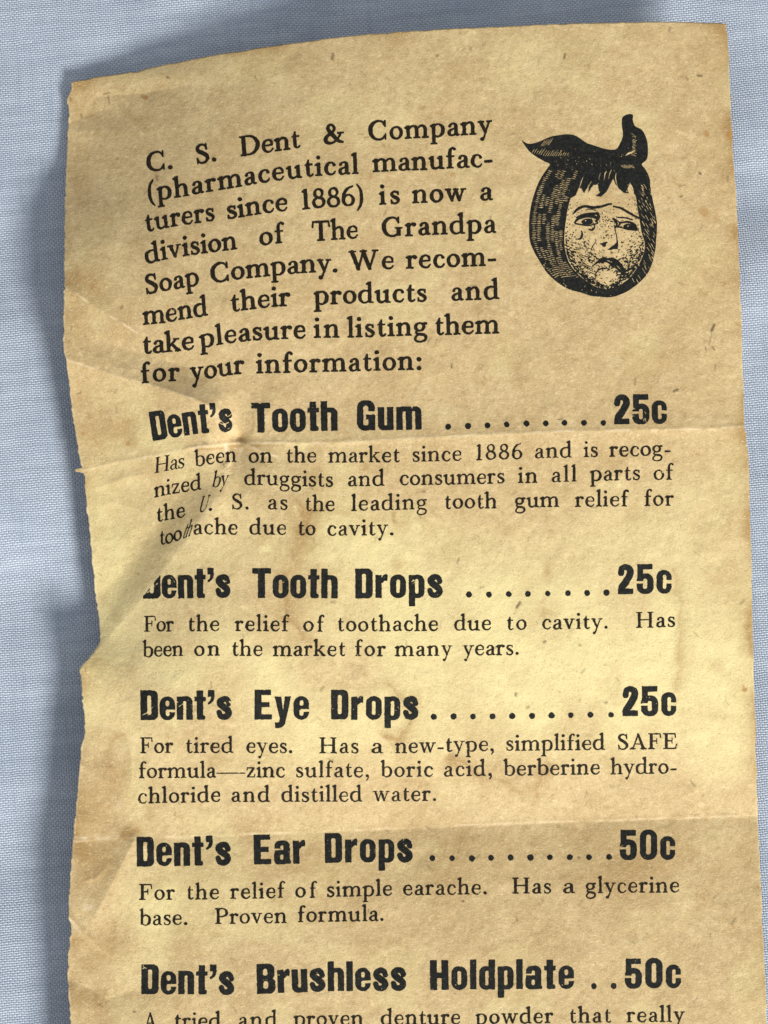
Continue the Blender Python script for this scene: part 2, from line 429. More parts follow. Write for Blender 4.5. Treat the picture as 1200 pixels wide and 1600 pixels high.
    # dark flecks lying in the pulp: (x, y, length, angle, width, strength)
    fl = np.zeros_like(x)
    fixed = [(810, 945, 9, 55, 2.2, .9), (1114, 512, 10, 65, 2.2, .95), (1110, 530, 18, 75, .9, .5), (1056, 610, 7, 25, 1.8, .9), (1103, 545, 6, 110, 1.0, .6), (1115, 545, 6, 125, 1.2, .7),
             (1093, 118, 4, 0, 2.8, .7), (1073, 122, 5, 120, 1.2, .5), (1046, 46, 5, 80, 1.8, .6), (1094, 271, 2, 0, 1.8, .8), (1064, 307, 3, 30, 1.4, .8), (706, 572, 5, 90, 1.1, .8),
             (262, 121, 2, 0, 1.7, .9), (167, 146, 10, 10, 1.1, .6), (170, 156, 12, 100, 1.1, .6), (520, 88, 8, 80, 2.2, .7), (882, 88, 7, 75, 2.0, .7), (683, 87, 3, 40, 1.6, .7), (184, 248, 5, 45, 1.0, .7),
             (245, 278, 7, 110, 2.2, .6), (662, 768, 3, 0, 2.2, .6), (716, 876, 8, 70, 1.2, .6), (806, 1085, 3, 80, 2, .8), (947, 1098, 3, 10, 2, .7), (825, 1105, 4, 30, 2, .6), (851, 1003, 3, 20, 1.8, .8), (906, 1008, 2, 20, 1.6, .7),
             (808, 1437, 3, 90, 1.4, .8), (766, 341, 6, 80, 1.6, .45), (775, 1011, 3, 40, 1.5, .6), (723, 1408, 2, 0, 1.6, .8), (210, 1581, 2, 0, 1.8, .9), (326, 660, 3, 60, 1.2, .5), (905, 1340, 2, 0, 1.7, .7),
             (752, 300, 4, 60, 1.2, .4), (344, 905, 12, 115, .8, .4), (330, 1070, 10, 100, .9, .5), (358, 1105, 8, 60, .8, .3), (190, 480, 4, 60, 2, .5), (875, 655, 8, 8, 1, .7), (1146, 1440, 12, 60, 1.6, .5), (1120, 1400, 9, 50, 1.4, .4)]
    r2 = np.random.default_rng(5)
    extra = [(r2.uniform(110, 1180), r2.uniform(60, 1640), r2.uniform(2, 11), r2.uniform(0, 180), r2.uniform(.7, 1.5), r2.uniform(.15, .5)) for _ in range(260)]
    # fibres raised and rubbed pale along the folds, and along the torn rim
    sc = 0.75 * np.exp(-(np.maximum(dl, 0) / 1.6) ** 2)
    for pts, w, a in ((FOLD_UP, 1.7, .55), (FOLD_LOW, 1.5, .45), (DIAG, 2.2, .35), (CREASE, 2.0, .35), ([(98, 448), (125, 462), (170, 492), (215, 520)], 1.6, .6),
                      ([(107, 1434), (118, 1446), (126, 1456)], 3.0, .8), ([(352, 695), (360, 720), (350, 745)], 3.0, .7), ([(350, 668), (366, 680), (372, 692)], 3.0, .7), ([(372, 690), (405, 704), (440, 716)], 1.6, .6),
                      ([(118, 1310), (160, 1309), (185, 1309)], 2.2, .8)):
        d, f = poly_dist(x + 1.2 * n3, y + 1.2 * n2, pts)
        sc = np.maximum(sc, a * np.exp(-(d / w) ** 2) * np.clip(0.6 + 0.65 * n3 + 0.4 * n2, 0, 1.3))
    for cx, cy, r, a in [(135, 1418, 12, .55), (160, 620, 22, .25), (212, 1100, 26, .2), (205, 1180, 30, .25), (340, 660, 16, .3), (180, 1255, 14, .25)]:
        sc += a * np.exp(-((x - cx) ** 2 + (y - cy) ** 2) / (r * r)) * sstep(0.2, 1.1, n3 + 0.6 * n2)
    # dirt caught in the broken part of the folds
    d, f = poly_dist(x + 1.5 * n3, y - 5 + 1.5 * n2, FOLD_UP)
    br += 0.75 * np.exp(-(d / 2.2) ** 2) * sstep(300, 318, x) * (1 - sstep(385, 470, x)) * np.clip(0.8 + 0.6 * n3, 0, 1)
    d, f = poly_dist(x + 2 * n3, y + 2 * n2, [(186, 1312), (200, 1303), (214, 1296)])
    br += 0.7 * np.exp(-(d / 4) ** 2) + 0.6 * np.exp(-((x - 118) ** 2 / 60 + (y - 1312) ** 2 / 200))
    br += 0.6 * np.exp(-((x - 375) ** 2 / 40 + (y - 687) ** 2 / 60))  # brown spot at the bottom of the pit
    return yel, br, fx, fl, sc, fixed + extra

def paper_material():
    N = NT('aged_paper')
    co = N.n('ShaderNodeTexCoord').outputs['Object']
    mm = N.mapping(co, 0, (1000, 1000, 1000))
    yel = N.attr('yellowing'); br = N.attr('browning_shade'); fx = N.attr('foxing'); fl = N.attr('flecks')
    cloud = N.noise(mm, 0.22, 5, 0.6)
    mott = N.noise(mm, 1.3, 5, 0.62, 0.3)
    pulp = N.noise(mm, 4.5, 4, 0.65, 0.6)
    col = N.mix(N.ramp(cloud, 0.30, 0.72), (0.540, 0.410, 0.210), (0.462, 0.338, 0.163))
    col = N.mix(N.ramp(mott, 0.50, 0.72, 0, 0.70), col, (0.38, 0.258, 0.108))
    col = N.mix(N.ramp(mott, 0.47, 0.30, 0, 0.60), col, (0.65, 0.51, 0.275))
    col = N.mix(N.math('MULTIPLY', yel, 0.70), col, (0.70, 0.618, 0.305))
    col = N.mix(N.math('MINIMUM', br, 0.85), col, (0.32, 0.195, 0.066))
    col = N.mix(N.ramp(pulp, 0.54, 0.72, 0, 0.55), col, (0.27, 0.17, 0.075))
    col = N.mix(N.ramp(pulp, 0.46, 0.27, 0, 0.55), col, (0.78, 0.64, 0.40))
    # fibres, light and dark, lying in several directions
    for k, (rot, sc, c, lo, hi, amt) in enumerate([(0.5, (1.0, 9.0, 1), (0.80, 0.70, 0.50), 0.64, 0.74, 0.55), (1.7, (1.0, 9.0, 1), (0.80, 0.70, 0.50), 0.65, 0.75, 0.5),
                                                  (2.6, (1.2, 10.0, 1), (0.30, 0.19, 0.08), 0.67, 0.78, 0.5), (0.95, (1.2, 10.0, 1), (0.28, 0.18, 0.08), 0.69, 0.80, 0.55)]):
        mp = N.n('ShaderNodeMapping'); N.link(mm, mp.inputs['Vector'])
        mp.inputs['Location'].default_value = (13.1 * k, 7.7 * k, 0)
        mp.inputs['Rotation'].default_value = (0, 0, rot); mp.inputs['Scale'].default_value = sc
        f = N.noise(mp.outputs[0], 1.1, 3, 0.6, 0.4)
        col = N.mix(N.ramp(f, lo, hi, 0, amt), col, c)
    col = N.mix(N.math('MULTIPLY', fx, 0.75), col, (0.33, 0.15, 0.03))
    col = N.mix(N.math('MINIMUM', fl, 0.9), col, (0.085, 0.055, 0.025))
    col = N.mix(N.math('MULTIPLY', N.attr('scuff'), 0.8), col, (0.76, 0.63, 0.42))
    N.link(col, N.bsdf.inputs['Base Color'])
    N.bsdf.inputs['Roughness'].default_value = 0.62
    N.bsdf.inputs['Specular IOR Level'].default_value = 0.32
    grain = N.noise(mm, 6.0, 5, 0.7)
    coarse = N.noise(mm, 1.6, 4, 0.6)
    hh = N.math('MULTIPLY_ADD', coarse, 1.3, grain)
    b = N.n('ShaderNodeBump'); b.inputs['Strength'].default_value = 0.8
    b.inputs['Distance'].default_value = 0.00007
    N.link(hh, b.inputs['Height']); N.link(b.outputs[0], N.bsdf.inputs['Normal'])
    return N.m

def build_sheet(parent):
    nu, nv = 540, 880
    u = np.linspace(0, 1, nu); v = np.linspace(0, 1, nv)
    U, V = np.meshgrid(u, v)
    yt0 = top_y(112 + U * (1135 - 112))
    Yp = yt0 + V * (BOTTOM_Y - yt0)
    xl = outline_x(LEFT, Yp); xr = outline_x(RIGHT, Yp)
    # inside, columns relax from the ragged edge to an even spread
    nick = lambda s_, q: -2.6 * np.maximum(value_noise(Yp * 0 + 3, Yp, 7, s_) - q, 0)
    jl = -nick(67, 1.35) + 0.8 * value_noise(Yp * 0 + 3, Yp, 5, 61) + 0.5 * value_noise(Yp * 0 + 3, Yp, 14, 62)
    jr = nick(68, 1.75) + 0.5 * value_noise(Yp * 0 + 9, Yp, 6, 63) + 0.4 * value_noise(Yp * 0 + 9, Yp, 30, 64)
    Xp = xl + jl * (1 - U) ** 8 + U * (xr - xl) + jr * U ** 8
    Yp = Yp + (0.35 * value_noise(Xp, Xp * 0 + 5, 6, 65) + 0.4 * value_noise(Xp, Xp * 0 + 5, 20, 66)) * (1 - V) ** 12
    H = height(Xp, Yp)
    P = unproject(Xp, Yp, H).reshape(-1, 3)
    idx = np.arange(nu * nv).reshape(nv, nu)
    q = np.stack([idx[:-1, :-1], idx[1:, :-1], idx[1:, 1:], idx[:-1, 1:]], -1).reshape(-1, 4)
    o = new_mesh_obj('paper_sheet', P, [(4, q)], paper_material(), parent)
    yel, br, fx, fl, sc, flecks = stain_fields(Xp, Yp)
    for cx, cy, L, ang, w, a in flecks:
        m = (np.abs(Xp - cx) < L + 6) & (np.abs(Yp - cy) < L + 6)
        if not m.any():
            continue
        c_, s_ = math.cos(math.radians(ang)), -math.sin(math.radians(ang))
        dx, dy = Xp[m] - cx, Yp[m] - cy
        al = np.abs(dx * c_ + dy * s_); ac = np.abs(-dx * s_ + dy * c_)
        d = np.hypot(np.maximum(al - L / 2, 0), ac)
        fl[m] += a * (1 - sstep(0.4 * w, 1.0 * w + 0.9, d))
    for nm, arr in (('yellowing', yel), ('browning_shade', br), ('foxing', fx), ('flecks', fl), ('scuff', sc)):
        at = o.data.attributes.new(nm, 'FLOAT', 'POINT')
        at.data.foreach_set('value', np.clip(arr, 0, 1).astype(np.float32).reshape(-1))
    so = o.modifiers.new('thickness', 'SOLIDIFY'); so.thickness = 0.00011; so.offset = -1
    return o

# ------------------------------------------------------------------ ink: letter shapes as distance fields
def cr_spline(pts, n=6, closed=False):
    p = np.asarray(pts, float)
    if closed:
        q = np.vstack([p[-1], p, p[0], p[1]])
    else:
        q = np.vstack([2 * p[0] - p[1], p, 2 * p[-1] - p[-2]])
    out = []
    for i in range(1, len(q) - 2):
        for k in range(n):
            t = k / n
            a, b, c, d = q[i - 1], q[i], q[i + 1], q[i + 2]
            out.append(0.5 * (2 * b + (c - a) * t + (2 * a - 5 * b + 4 * c - d) * t * t + (3 * b - a - 3 * c + d) * t ** 3))
    out.append(p[0] if closed else p[-1])
    return np.array(out)

def sd_stroke(x, y, pts):
    d = np.full(x.shape, 1e6)
    for a, b in zip(pts[:-1], pts[1:]):
        ex, ey = b[0] - a[0], b[1] - a[1]
        L = ex * ex + ey * ey
        t = np.clip(((x - a[0]) * ex + (y - a[1]) * ey) / L, 0, 1) if L > 1e-9 else np.zeros(x.shape)
        d = np.minimum(d, np.hypot(x - a[0] - t * ex, y - a[1] - t * ey) - 0.5 * (a[2] + (b[2] - a[2]) * t))
    return d

def sd_poly(x, y, pts):
    d = np.full(x.shape, 1e9); s = np.ones(x.shape)
    n = len(pts)
    for i in range(n):
        ax, ay = pts[i][:2]; bx, by = pts[i - 1][:2]
        ex, ey = bx - ax, by - ay
        wx, wy = x - ax, y - ay
        L = ex * ex + ey * ey
        if L < 1e-12: continue
        t = np.clip((wx * ex + wy * ey) / L, 0, 1)
        d = np.minimum(d, (wx - ex * t) ** 2 + (wy - ey * t) ** 2)
        c1 = y >= ay; c2 = y < by; c3 = ex * wy > ey * wx
        flip = (c1 & c2 & c3) | (~c1 & ~c2 & ~c3)
        s = np.where(flip, -s, s)
    return s * np.sqrt(d)

def sd_rr(x, y, x0, y0, x1, y1, r):
    cx, cy, hx, hy = (x0 + x1) / 2, (y0 + y1) / 2, (x1 - x0) / 2, (y1 - y0) / 2
    r = min(r, hx, hy)
    qx = np.abs(x - cx) - hx + r; qy = np.abs(y - cy) - hy + r
    return np.hypot(np.maximum(qx, 0), np.maximum(qy, 0)) + np.minimum(np.maximum(qx, qy), 0) - r

def eval_ops(x, y, ops):
    d = np.full(x.shape, 1e6)
    for op in ops:
        k = op[0]; sub = k[0] == '-'
        if sub: k = k[1:]
        if k == 's':   e = sd_stroke(x, y, cr_spline(op[1]))
        elif k == 'l': e = sd_stroke(x, y, op[1])
        elif k == 'p': e = sd_poly(x, y, op[1])
        elif k == 'P': e = sd_poly(x, y, cr_spline(op[1], 5, True)[:-1])
        elif k == 'd': e = np.hypot(x - op[1], y - op[2]) - op[3]
        elif k == 'r': e = sd_rr(x, y, *op[1:5], 0.5)
        elif k == 'rr': e = sd_rr(x, y, *op[1:6])
        elif k == 'o':
            cx, cy, rx, ry, wk, wn, tl = op[1:]
            th = np.linspace(0, 2 * math.pi, 25)
            pts = [(cx + rx * math.cos(t), cy + ry * math.sin(t), wn + (wk - wn) * abs(math.cos(t - tl)) ** 1.6) for t in th]
            e = sd_stroke(x, y, pts)
        d = np.maximum(d, -e) if sub else np.minimum(d, e)
    return d

# book face: x-height 100, capitals 155, ascenders 166
def stem(x, y0, y1, w=20): return [('r', x - w / 2, y0, x + w / 2, y1)]
def foot(x, a=23, y=0, b=None):
    b = a if b is None else b
    return [('p', [(x - a, y), (x + b, y), (x + b, y + 5), (x + 11, y + 11), (x + 9, y + 18), (x - 9, y + 18), (x - 11, y + 11), (x - a, y + 5)])]
def head(x, a=23, y=155, b=None):
    b = a if b is None else b
    return [('p', [(x - a, y), (x + b, y), (x + b, y - 5), (x + 11, y - 11), (x + 9, y - 18), (x - 9, y - 18), (x - 11, y - 11), (x - a, y - 5)])]
def flag(x, y): return [('p', [(x - 25, y - 15), (x - 23, y - 9), (x - 4, y + 1), (x + 10, y + 4), (x + 10, y - 20), (x - 10, y - 24)])]
def arch(x0, x1):
    return [('s', [(x0 + 4, 70, 8), (x0 + 20, 90, 10), (x0 + 37, 97, 12), (x1 - 7, 90, 17), (x1, 68, 20), (x1, 40, 20)])] + stem(x1, 0, 44) + foot(x1)
BOWL_R = [(24, 78, 8), (42, 95, 9), (64, 97, 11), (86, 80, 18), (92, 50, 21), (85, 19, 18), (62, 1, 10), (42, 3, 8), (24, 16, 8)]
BOWL_L = [(84, 82, 8), (66, 96, 9), (42, 96, 11), (19, 80, 18), (12, 50, 21), (19, 18, 18), (40, 2, 11), (62, 5, 9), (84, 22, 8)]
CAP_C = [(120, 112, 8), (106, 140, 10), (78, 151, 11), (44, 140, 18), (21, 110, 24), (16, 76, 26), (22, 42, 24), (46, 12, 16), (78, 3, 11), (104, 12, 10), (123, 38, 7)]
SER = {
 'a': (88, [('s', [(21, 77, 17), (28, 90, 10), (44, 96, 9), (59, 90, 14), (65, 76, 20), (65, 50, 20), (65, 22, 20), (72, 6, 12), (85, 6, 7)]),
            ('s', [(64, 60, 8), (44, 53, 9), (24, 43, 14), (15, 26, 20), (21, 9, 16), (36, 3, 9), (54, 9, 8), (64, 22, 8)])]),
 'b': (106, stem(22, 6, 166) + flag(22, 164) + [('s', BOWL_R)]),
 'c': (86, [('s', [(74, 78, 18), (67, 91, 10), (50, 97, 9), (28, 87, 16), (15, 50, 21), (24, 17, 17), (46, 3, 11), (66, 7, 9), (80, 24, 6)])]),
 'd': (110, stem(84, 4, 166) + flag(84, 164) + [('s', BOWL_L), ('p', [(84, 0), (108, 0), (108, 6), (92, 12), (84, 20)])]),
 'e': (90, [('l', [(18, 55, 8), (78, 55, 8)]), ('s', [(78, 57, 9), (75, 81, 14), (60, 96, 10), (46, 97, 9), (25, 86, 15), (14, 50, 21), (23, 17, 17), (46, 3, 11), (66, 7, 9), (82, 25, 6)])]),
 'f': (66, stem(28, 0, 126) + foot(28) + [('s', [(28, 116, 20), (32, 144, 16), (46, 160, 10), (57, 158, 12), (62, 151, 17)]), ('r', 4, 90, 60, 98)]),
 'g': (98, [('o', 42, 66, 30, 30, 18, 9, 0), ('s', [(60, 86, 9), (76, 95, 10), (86, 93, 16)]),
            ('s', [(28, 40, 8), (17, 26, 10), (22, 12, 13), (50, 6, 17), (75, 0, 17), (86, -18, 14), (77, -41, 11), (46, -52, 9), (17, -45, 10), (9, -28, 12), (18, -8, 9), (32, 4, 8)])]),
 'h': (112, stem(24, 0, 166) + flag(24, 164) + foot(24) + arch(24, 86)),
 'i': (48, stem(24, 0, 100) + flag(24, 98) + foot(24) + [('d', 23, 143, 13)]),
 'k': (110, stem(22, 0, 166) + flag(22, 164) + foot(22) + [('l', [(28, 42, 8), (76, 94, 9)]), ('r', 58, 93, 98, 100), ('l', [(46, 60, 13), (86, 8, 21)])] + foot(88, 20)),
 'l': (48, stem(24, 0, 166) + flag(24, 164) + foot(24)),
 'm': (172, stem(24, 0, 100) + flag(24, 98) + foot(24) + arch(24, 86) + arch(86, 148)),
 'n': (112, stem(24, 0, 100) + flag(24, 98) + foot(24) + arch(24, 86)),
 'o': (98, [('o', 49, 50, 36, 46, 21, 9, 0.25)]),
 'p': (108, stem(24, -56, 100) + flag(24, 98) + foot(24, 23, -58) + [('s', BOWL_R)]),
 'r': (78, stem(24, 0, 100) + flag(24, 98) + foot(24, 23, 0, 27) + [('s', [(28, 68, 8), (40, 89, 10), (54, 96, 14)]), ('d', 64, 88, 13)]),
 's': (74, [('s', [(60, 74, 7), (56, 88, 9), (38, 96, 11), (21, 89, 14), (16, 74, 17), (26, 60, 20), (46, 48, 21), (60, 34, 20), (61, 18, 14), (49, 5, 11), (34, 3, 10), (19, 9, 9), (12, 28, 7)]), ('l', [(61, 96, 5), (61, 74, 7)]), ('l', [(12, 4, 5), (12, 28, 7)])]),
 't': (66, stem(28, 26, 100) + [('p', [(6, 91), (18, 100), (32, 132), (38, 132), (38, 98), (60, 98), (60, 90)]), ('s', [(28, 40, 20), (29, 16, 17), (41, 4, 12), (55, 7, 8), (62, 16, 6)])]),
 'u': (114, stem(24, 30, 100) + flag(24, 98) + [('s', [(24, 44, 20), (28, 15, 17), (46, 4, 13), (64, 9, 9), (84, 26, 8)])] + stem(86, 2, 100) + flag(86, 98) + [('p', [(86, 0), (110, 0), (110, 6), (94, 12), (86, 20)])]),
 'v': (100, [('l', [(20, 94, 21), (50, 8, 16)]), ('l', [(80, 96, 8), (50, 6, 8)]), ('r', 0, 93, 42, 100), ('r', 64, 93, 98, 100)]),
 'w': (150, [('l', [(20, 94, 20), (46, 8, 16)]), ('l', [(74, 96, 8), (46, 6, 8)]), ('l', [(74, 94, 20), (100, 8, 16)]), ('l', [(130, 96, 8), (100, 6, 8)]), ('r', 0, 93, 40, 100), ('r', 58, 93, 94, 100), ('r', 114, 93, 148, 100)]),
 'y': (100, [('l', [(20, 94, 21), (52, 12, 16)]), ('l', [(82, 96, 8), (50, 4, 8), (36, -36, 9)]), ('d', 26, -43, 12), ('r', 0, 93, 42, 100), ('r', 64, 93, 100, 100)]),
 'z': (88, [('r', 10, 90, 78, 100), ('r', 8, 0, 78, 10), ('l', [(68, 90, 17), (18, 10, 17)]), ('l', [(12, 95, 8), (9, 70, 6)]), ('l', [(76, 5, 8), (81, 32, 6)])]),
 'C': (140, [('s', CAP_C), ('l', [(122, 150, 7), (122, 108, 8)]), ('l', [(123, 6, 7), (124, 44, 7)])]),
 'G': (156, [('s', CAP_C[:-1] + [(122, 30, 12)]), ('l', [(122, 150, 7), (122, 108, 8)])] + stem(122, 6, 66, 24) + head(122, 26, 70)),
 'S': (108, [('s', [(86, 114, 8), (79, 138, 10), (56, 150, 12), (31, 141, 17), (21, 119, 22), (33, 98, 25), (62, 78, 26), (85, 56, 25), (90, 33, 20), (75, 10, 14), (52, 3, 11), (28, 11, 11), (17, 38, 8)]), ('l', [(87, 153, 6), (87, 110, 8)]), ('l', [(16, 2, 6), (16, 44, 8)])]),
 'D': (154, stem(34, 0, 155, 24) + [('s', [(14, 151, 8), (70, 151, 9), (108, 137, 16), (132, 102, 24), (137, 78, 26), (131, 52, 24), (106, 18, 16), (70, 4, 9), (14, 4, 8)])] + foot(34, 26) + head(34, 26)),
 '&': (154, [('s', [(132, 78, 8), (114, 46, 9), (86, 15, 11), (54, 3, 15), (24, 15, 21), (18, 40, 23), (36, 66, 17), (66, 88, 13), (84, 112, 15), (79, 138, 14), (62, 150, 11), (43, 140, 16), (39, 118, 20), (57, 86, 23), (84, 50, 25), (112, 17, 22), (142, 6, 10)]), ('r', 108, 76, 152, 84)]),
 'T': (138, stem(69, 0, 155, 24) + foot(69, 28) + [('r', 8, 145, 130, 155), ('l', [(9, 152, 7), (5, 110, 7)]), ('l', [(129, 152, 7), (133, 110, 7)])]),
 'W': (214, [('l', [(24, 148, 25), (66, 10, 20)]), ('l', [(104, 150, 9), (66, 8, 9)]), ('l', [(104, 148, 25), (148, 10, 20)]), ('l', [(190, 150, 9), (148, 8, 9)]), ('r', 0, 148, 50, 155), ('r', 82, 148, 128, 155), ('r', 170, 148, 212, 155)]),
 'H': (168, stem(34, 0, 155, 23) + stem(134, 0, 155, 23) + foot(34, 27) + foot(134, 27) + head(34, 27) + head(134, 27) + [('r', 34, 74, 134, 83)]),
 'U': (154, head(34, 28) + head(124, 22) + stem(34, 50, 155, 23) + [('s', [(34, 62, 23), (40, 24, 20), (66, 5, 14), (96, 10, 10), (118, 36, 9), (124, 62, 9)]), ('r', 119, 60, 128, 155)]),
 'F': (128, stem(34, 0, 155, 23) + foot(34, 28) + head(34, 27) + [('r', 30, 146, 116, 155), ('l', [(114, 152, 7), (118, 112, 7)]), ('r', 34, 75, 84, 84), ('l', [(84, 104, 6), (84, 56, 6)])]),
 'P': (128, stem(34, 0, 155, 23) + foot(34, 28) + head(34, 27) + [('s', [(34, 151, 9), (74, 151, 9), (102, 137, 18), (110, 112, 24), (102, 86, 18), (74, 72, 9), (34, 72, 9)])]),
 'A': (152, [('l', [(28, 2, 9), (76, 150, 9)]), ('l', [(76, 148, 17), (122, 8, 24)]), ('r', 42, 46, 106, 54)] + foot(26, 24) + foot(124, 27)),
 'E': (136, stem(34, 0, 155, 23) + foot(34, 27) + head(34, 27) + [('r', 30, 146, 114, 155), ('l', [(112, 152, 7), (116, 114, 7)]), ('r', 34, 75, 86, 84), ('l', [(86, 104, 6), (86, 56, 6)]), ('r', 30, 0, 120, 9), ('l', [(118, 4, 7), (126, 44, 7)])]),
 '1': (76, stem(40, 0, 158, 21) + foot(40, 26) + flag(40, 154)),
 '8': (100, [('o', 50, 116, 28, 33, 17, 9, 0.4), ('o', 50, 42, 37, 38, 19, 10, 0.4)]),
 '6': (100, [('o', 50, 46, 36, 42, 20, 9, 0), ('s', [(14, 46, 21), (20, 96, 19), (44, 136, 13), (82, 155, 8)])]),
 '(': (54, [('s', [(46, 168, 6), (23, 128, 14), (15, 66, 18), (23, 4, 14), (46, -38, 6)])]),
 ')': (54, [('s', [(8, 168, 6), (31, 128, 14), (39, 66, 18), (31, 4, 14), (8, -38, 6)])]),
 '.': (44, [('d', 22, 12, 14)]),
 ',': (46, [('d', 23, 12, 14), ('s', [(32, 10, 10), (32, -10, 9), (18, -32, 5)])]),
 ':': (48, [('d', 24, 13, 14), ('d', 24, 84, 14)]),
 '-': (66, [('rr', 6, 34, 60, 49, 3)]),
 '\u2014': (262, [('rr', 0, 40, 262, 48, 2)]),
}
# heavy condensed face: capitals 100, x-height 77
SANS = {
 'D': (58, [('r', 0, 0, 34, 100), ('rr', 4, 0, 58, 100, 17), ('-rr', 22, 17, 36, 83, 6)]),
 'e': (52, [('rr', 0, -1, 52, 78, 26), ('-rr', 20, 45, 33, 65, 6.5), ('-rr', 20, 12, 34, 35, 6.5), ('-p', [(30, 25), (60, 25), (60, 35), (30, 35)])]),
 'n': (53, [('rr', 4, 20, 53, 78, 19), ('r', 32, 0, 53, 55), ('r', 0, 0, 21, 77), ('-rr', 21, -20, 32, 63, 5)]),
 't': (38, [('r', 8, 4, 29, 98), ('r', 0, 63, 38, 77), ('rr', 8, 0, 36, 15, 6), ('-p', [(29, 15), (40, 15), (40, 60), (29, 60)])]),
 "'": (24, [('r', 1, 78, 23, 100), ('P', [(23, 84), (22, 70), (16, 60), (4, 52), (1, 57), (8, 64), (11, 76), (12, 84)])]),
 's': (52, [('s', [(42, 54, 18), (37, 66, 18), (26, 69, 19), (13, 62, 21), (12, 52, 21), (25, 41, 23), (39, 29, 21), (40, 17, 21), (28, 8, 19), (14, 11, 18), (9, 23, 18)])]),
 'T': (63, [('r', 0, 82, 63, 100), ('r', 20, 0, 43, 92)]),
 'o': (53, [('rr', 0, -1, 53, 78, 25), ('-rr', 20, 15, 33, 62, 6.5)]),
 'G': (61, [('rr', 0, -1, 61, 101, 27), ('-rr', 21, 16, 39, 84, 9), ('-r', 36, 50, 64, 64), ('r', 31, 36, 61, 52), ('r', 46, 0, 61, 40), ('-rr', 21, 16, 39, 36, 6)]),
 'u': (52, [('rr', 0, -1, 47, 55, 19), ('r', 0, 22, 21, 77), ('r', 31, 0, 52, 77), ('-rr', 21, 15, 31, 100, 5)]),
 'm': (85, [('rr', 4, 20, 85, 78, 18), ('r', 32, 0, 53, 55), ('r', 64, 0, 85, 55), ('r', 0, 0, 21, 77), ('-rr', 21, -20, 32, 63, 5), ('-rr', 53, -20, 64, 63, 5), ('-p', [(50, 79), (58, 79), (54, 70)])]),
 'h': (55, [('rr', 4, 20, 55, 78, 19), ('r', 34, 0, 55, 55), ('r', 0, 0, 21, 100), ('-rr', 21, -20, 34, 63, 5)]),
 'r': (40, [('r', 0, 0, 21, 77), ('P', [(18, 52), (21, 68), (30, 78), (40, 78), (40, 58), (32, 58), (22, 50)])]),
 'p': (53, [('rr', 5, -1, 53, 78, 22), ('r', 0, -28, 21, 77), ('-rr', 21, 13, 33, 64, 6)]),
 'd': (53, [('rr', 0, -1, 48, 78, 22), ('r', 32, 0, 53, 100), ('-rr', 20, 13, 32, 64, 6)]),
 'E': (58, [('r', 0, 0, 23, 100), ('r', 0, 0, 58, 17), ('r', 0, 83, 55, 100), ('r', 0, 42, 50, 58)]),
 'y': (55, [('p', [(0, 77), (22, 77), (29, 32), (35, 77), (55, 77), (39, 4), (34, -16), (25, -26), (12, -29), (2, -28), (2, -11), (10, -12), (16, -8), (18, 3)])]),
 'a': (54, [('rr', 2, 30, 53, 78, 18), ('-r', -2, 46, 22, 52), ('-rr', 21, 38, 32, 63, 5), ('rr', 0, -1, 46, 46, 15), ('r', 32, 2, 53, 56), ('rr', 34, 0, 56, 12, 4), ('-rr', 20, 13, 32, 32, 5.5)]),
 'B': (62, [('r', 0, 0, 30, 100), ('rr', 4, 46, 60, 100, 19), ('rr', 4, 0, 62, 55, 20), ('-rr', 21, 60, 37, 84, 8), ('-rr', 21, 16, 39, 43, 8)]),
 'l': (21, [('r', 0, 0, 21, 100)]),
 'H': (62, [('r', 0, 0, 23, 100), ('r', 39, 0, 62, 100), ('r', 10, 40, 50, 58)]),
 '2': (52, [('s', [(10, 70, 20), (14, 86, 19), (27, 91, 19), (40, 82, 22), (40, 66, 23), (28, 44, 23), (14, 24, 23), (12, 12, 20)]), ('r', 0, 0, 51, 18), ('-r', -8, 52, 20, 61)]),
 '5': (57, [('rr', 0, -1, 57, 68, 25), ('-rr', 21, 15, 36, 51, 7), ('r', 3, 43, 22, 100), ('-r', -3, 34, 22, 43), ('r', 3, 82, 54, 100)]),
 '0': (58, [('rr', 0, -1, 58, 101, 27), ('-rr', 21, 16, 37, 84, 8)]),
 'c': (50, [('rr', 0, -1, 50, 78, 24), ('-rr', 20, 14, 33, 63, 6.5), ('-r', 26, 32, 60, 45)]),
}

STEP = 0.5
RUBBED = [([(338, 648), (347, 653), (358, 650), (364, 645)], 0.55), ([(341, 660), (350, 664), (357, 660)], 0.6), ([(340, 678), (352, 673), (360, 668)], 0.25),
          ([(231, 926), (238, 919), (246, 912)], 0.55), ([(270, 905), (276, 915), (279, 932)], 0.3), ([(222, 1118), (231, 1113), (240, 1104)], 0.6),
          ([(280, 1104), (285, 1100), (292, 1108)], 0.7), ([(358, 1096), (362, 1099), (360, 1104)], 1.2), ([(330, 712), (334, 720), (338, 729)], 0.8), ([(345, 708), (349, 718), (352, 726)], 0.6)]

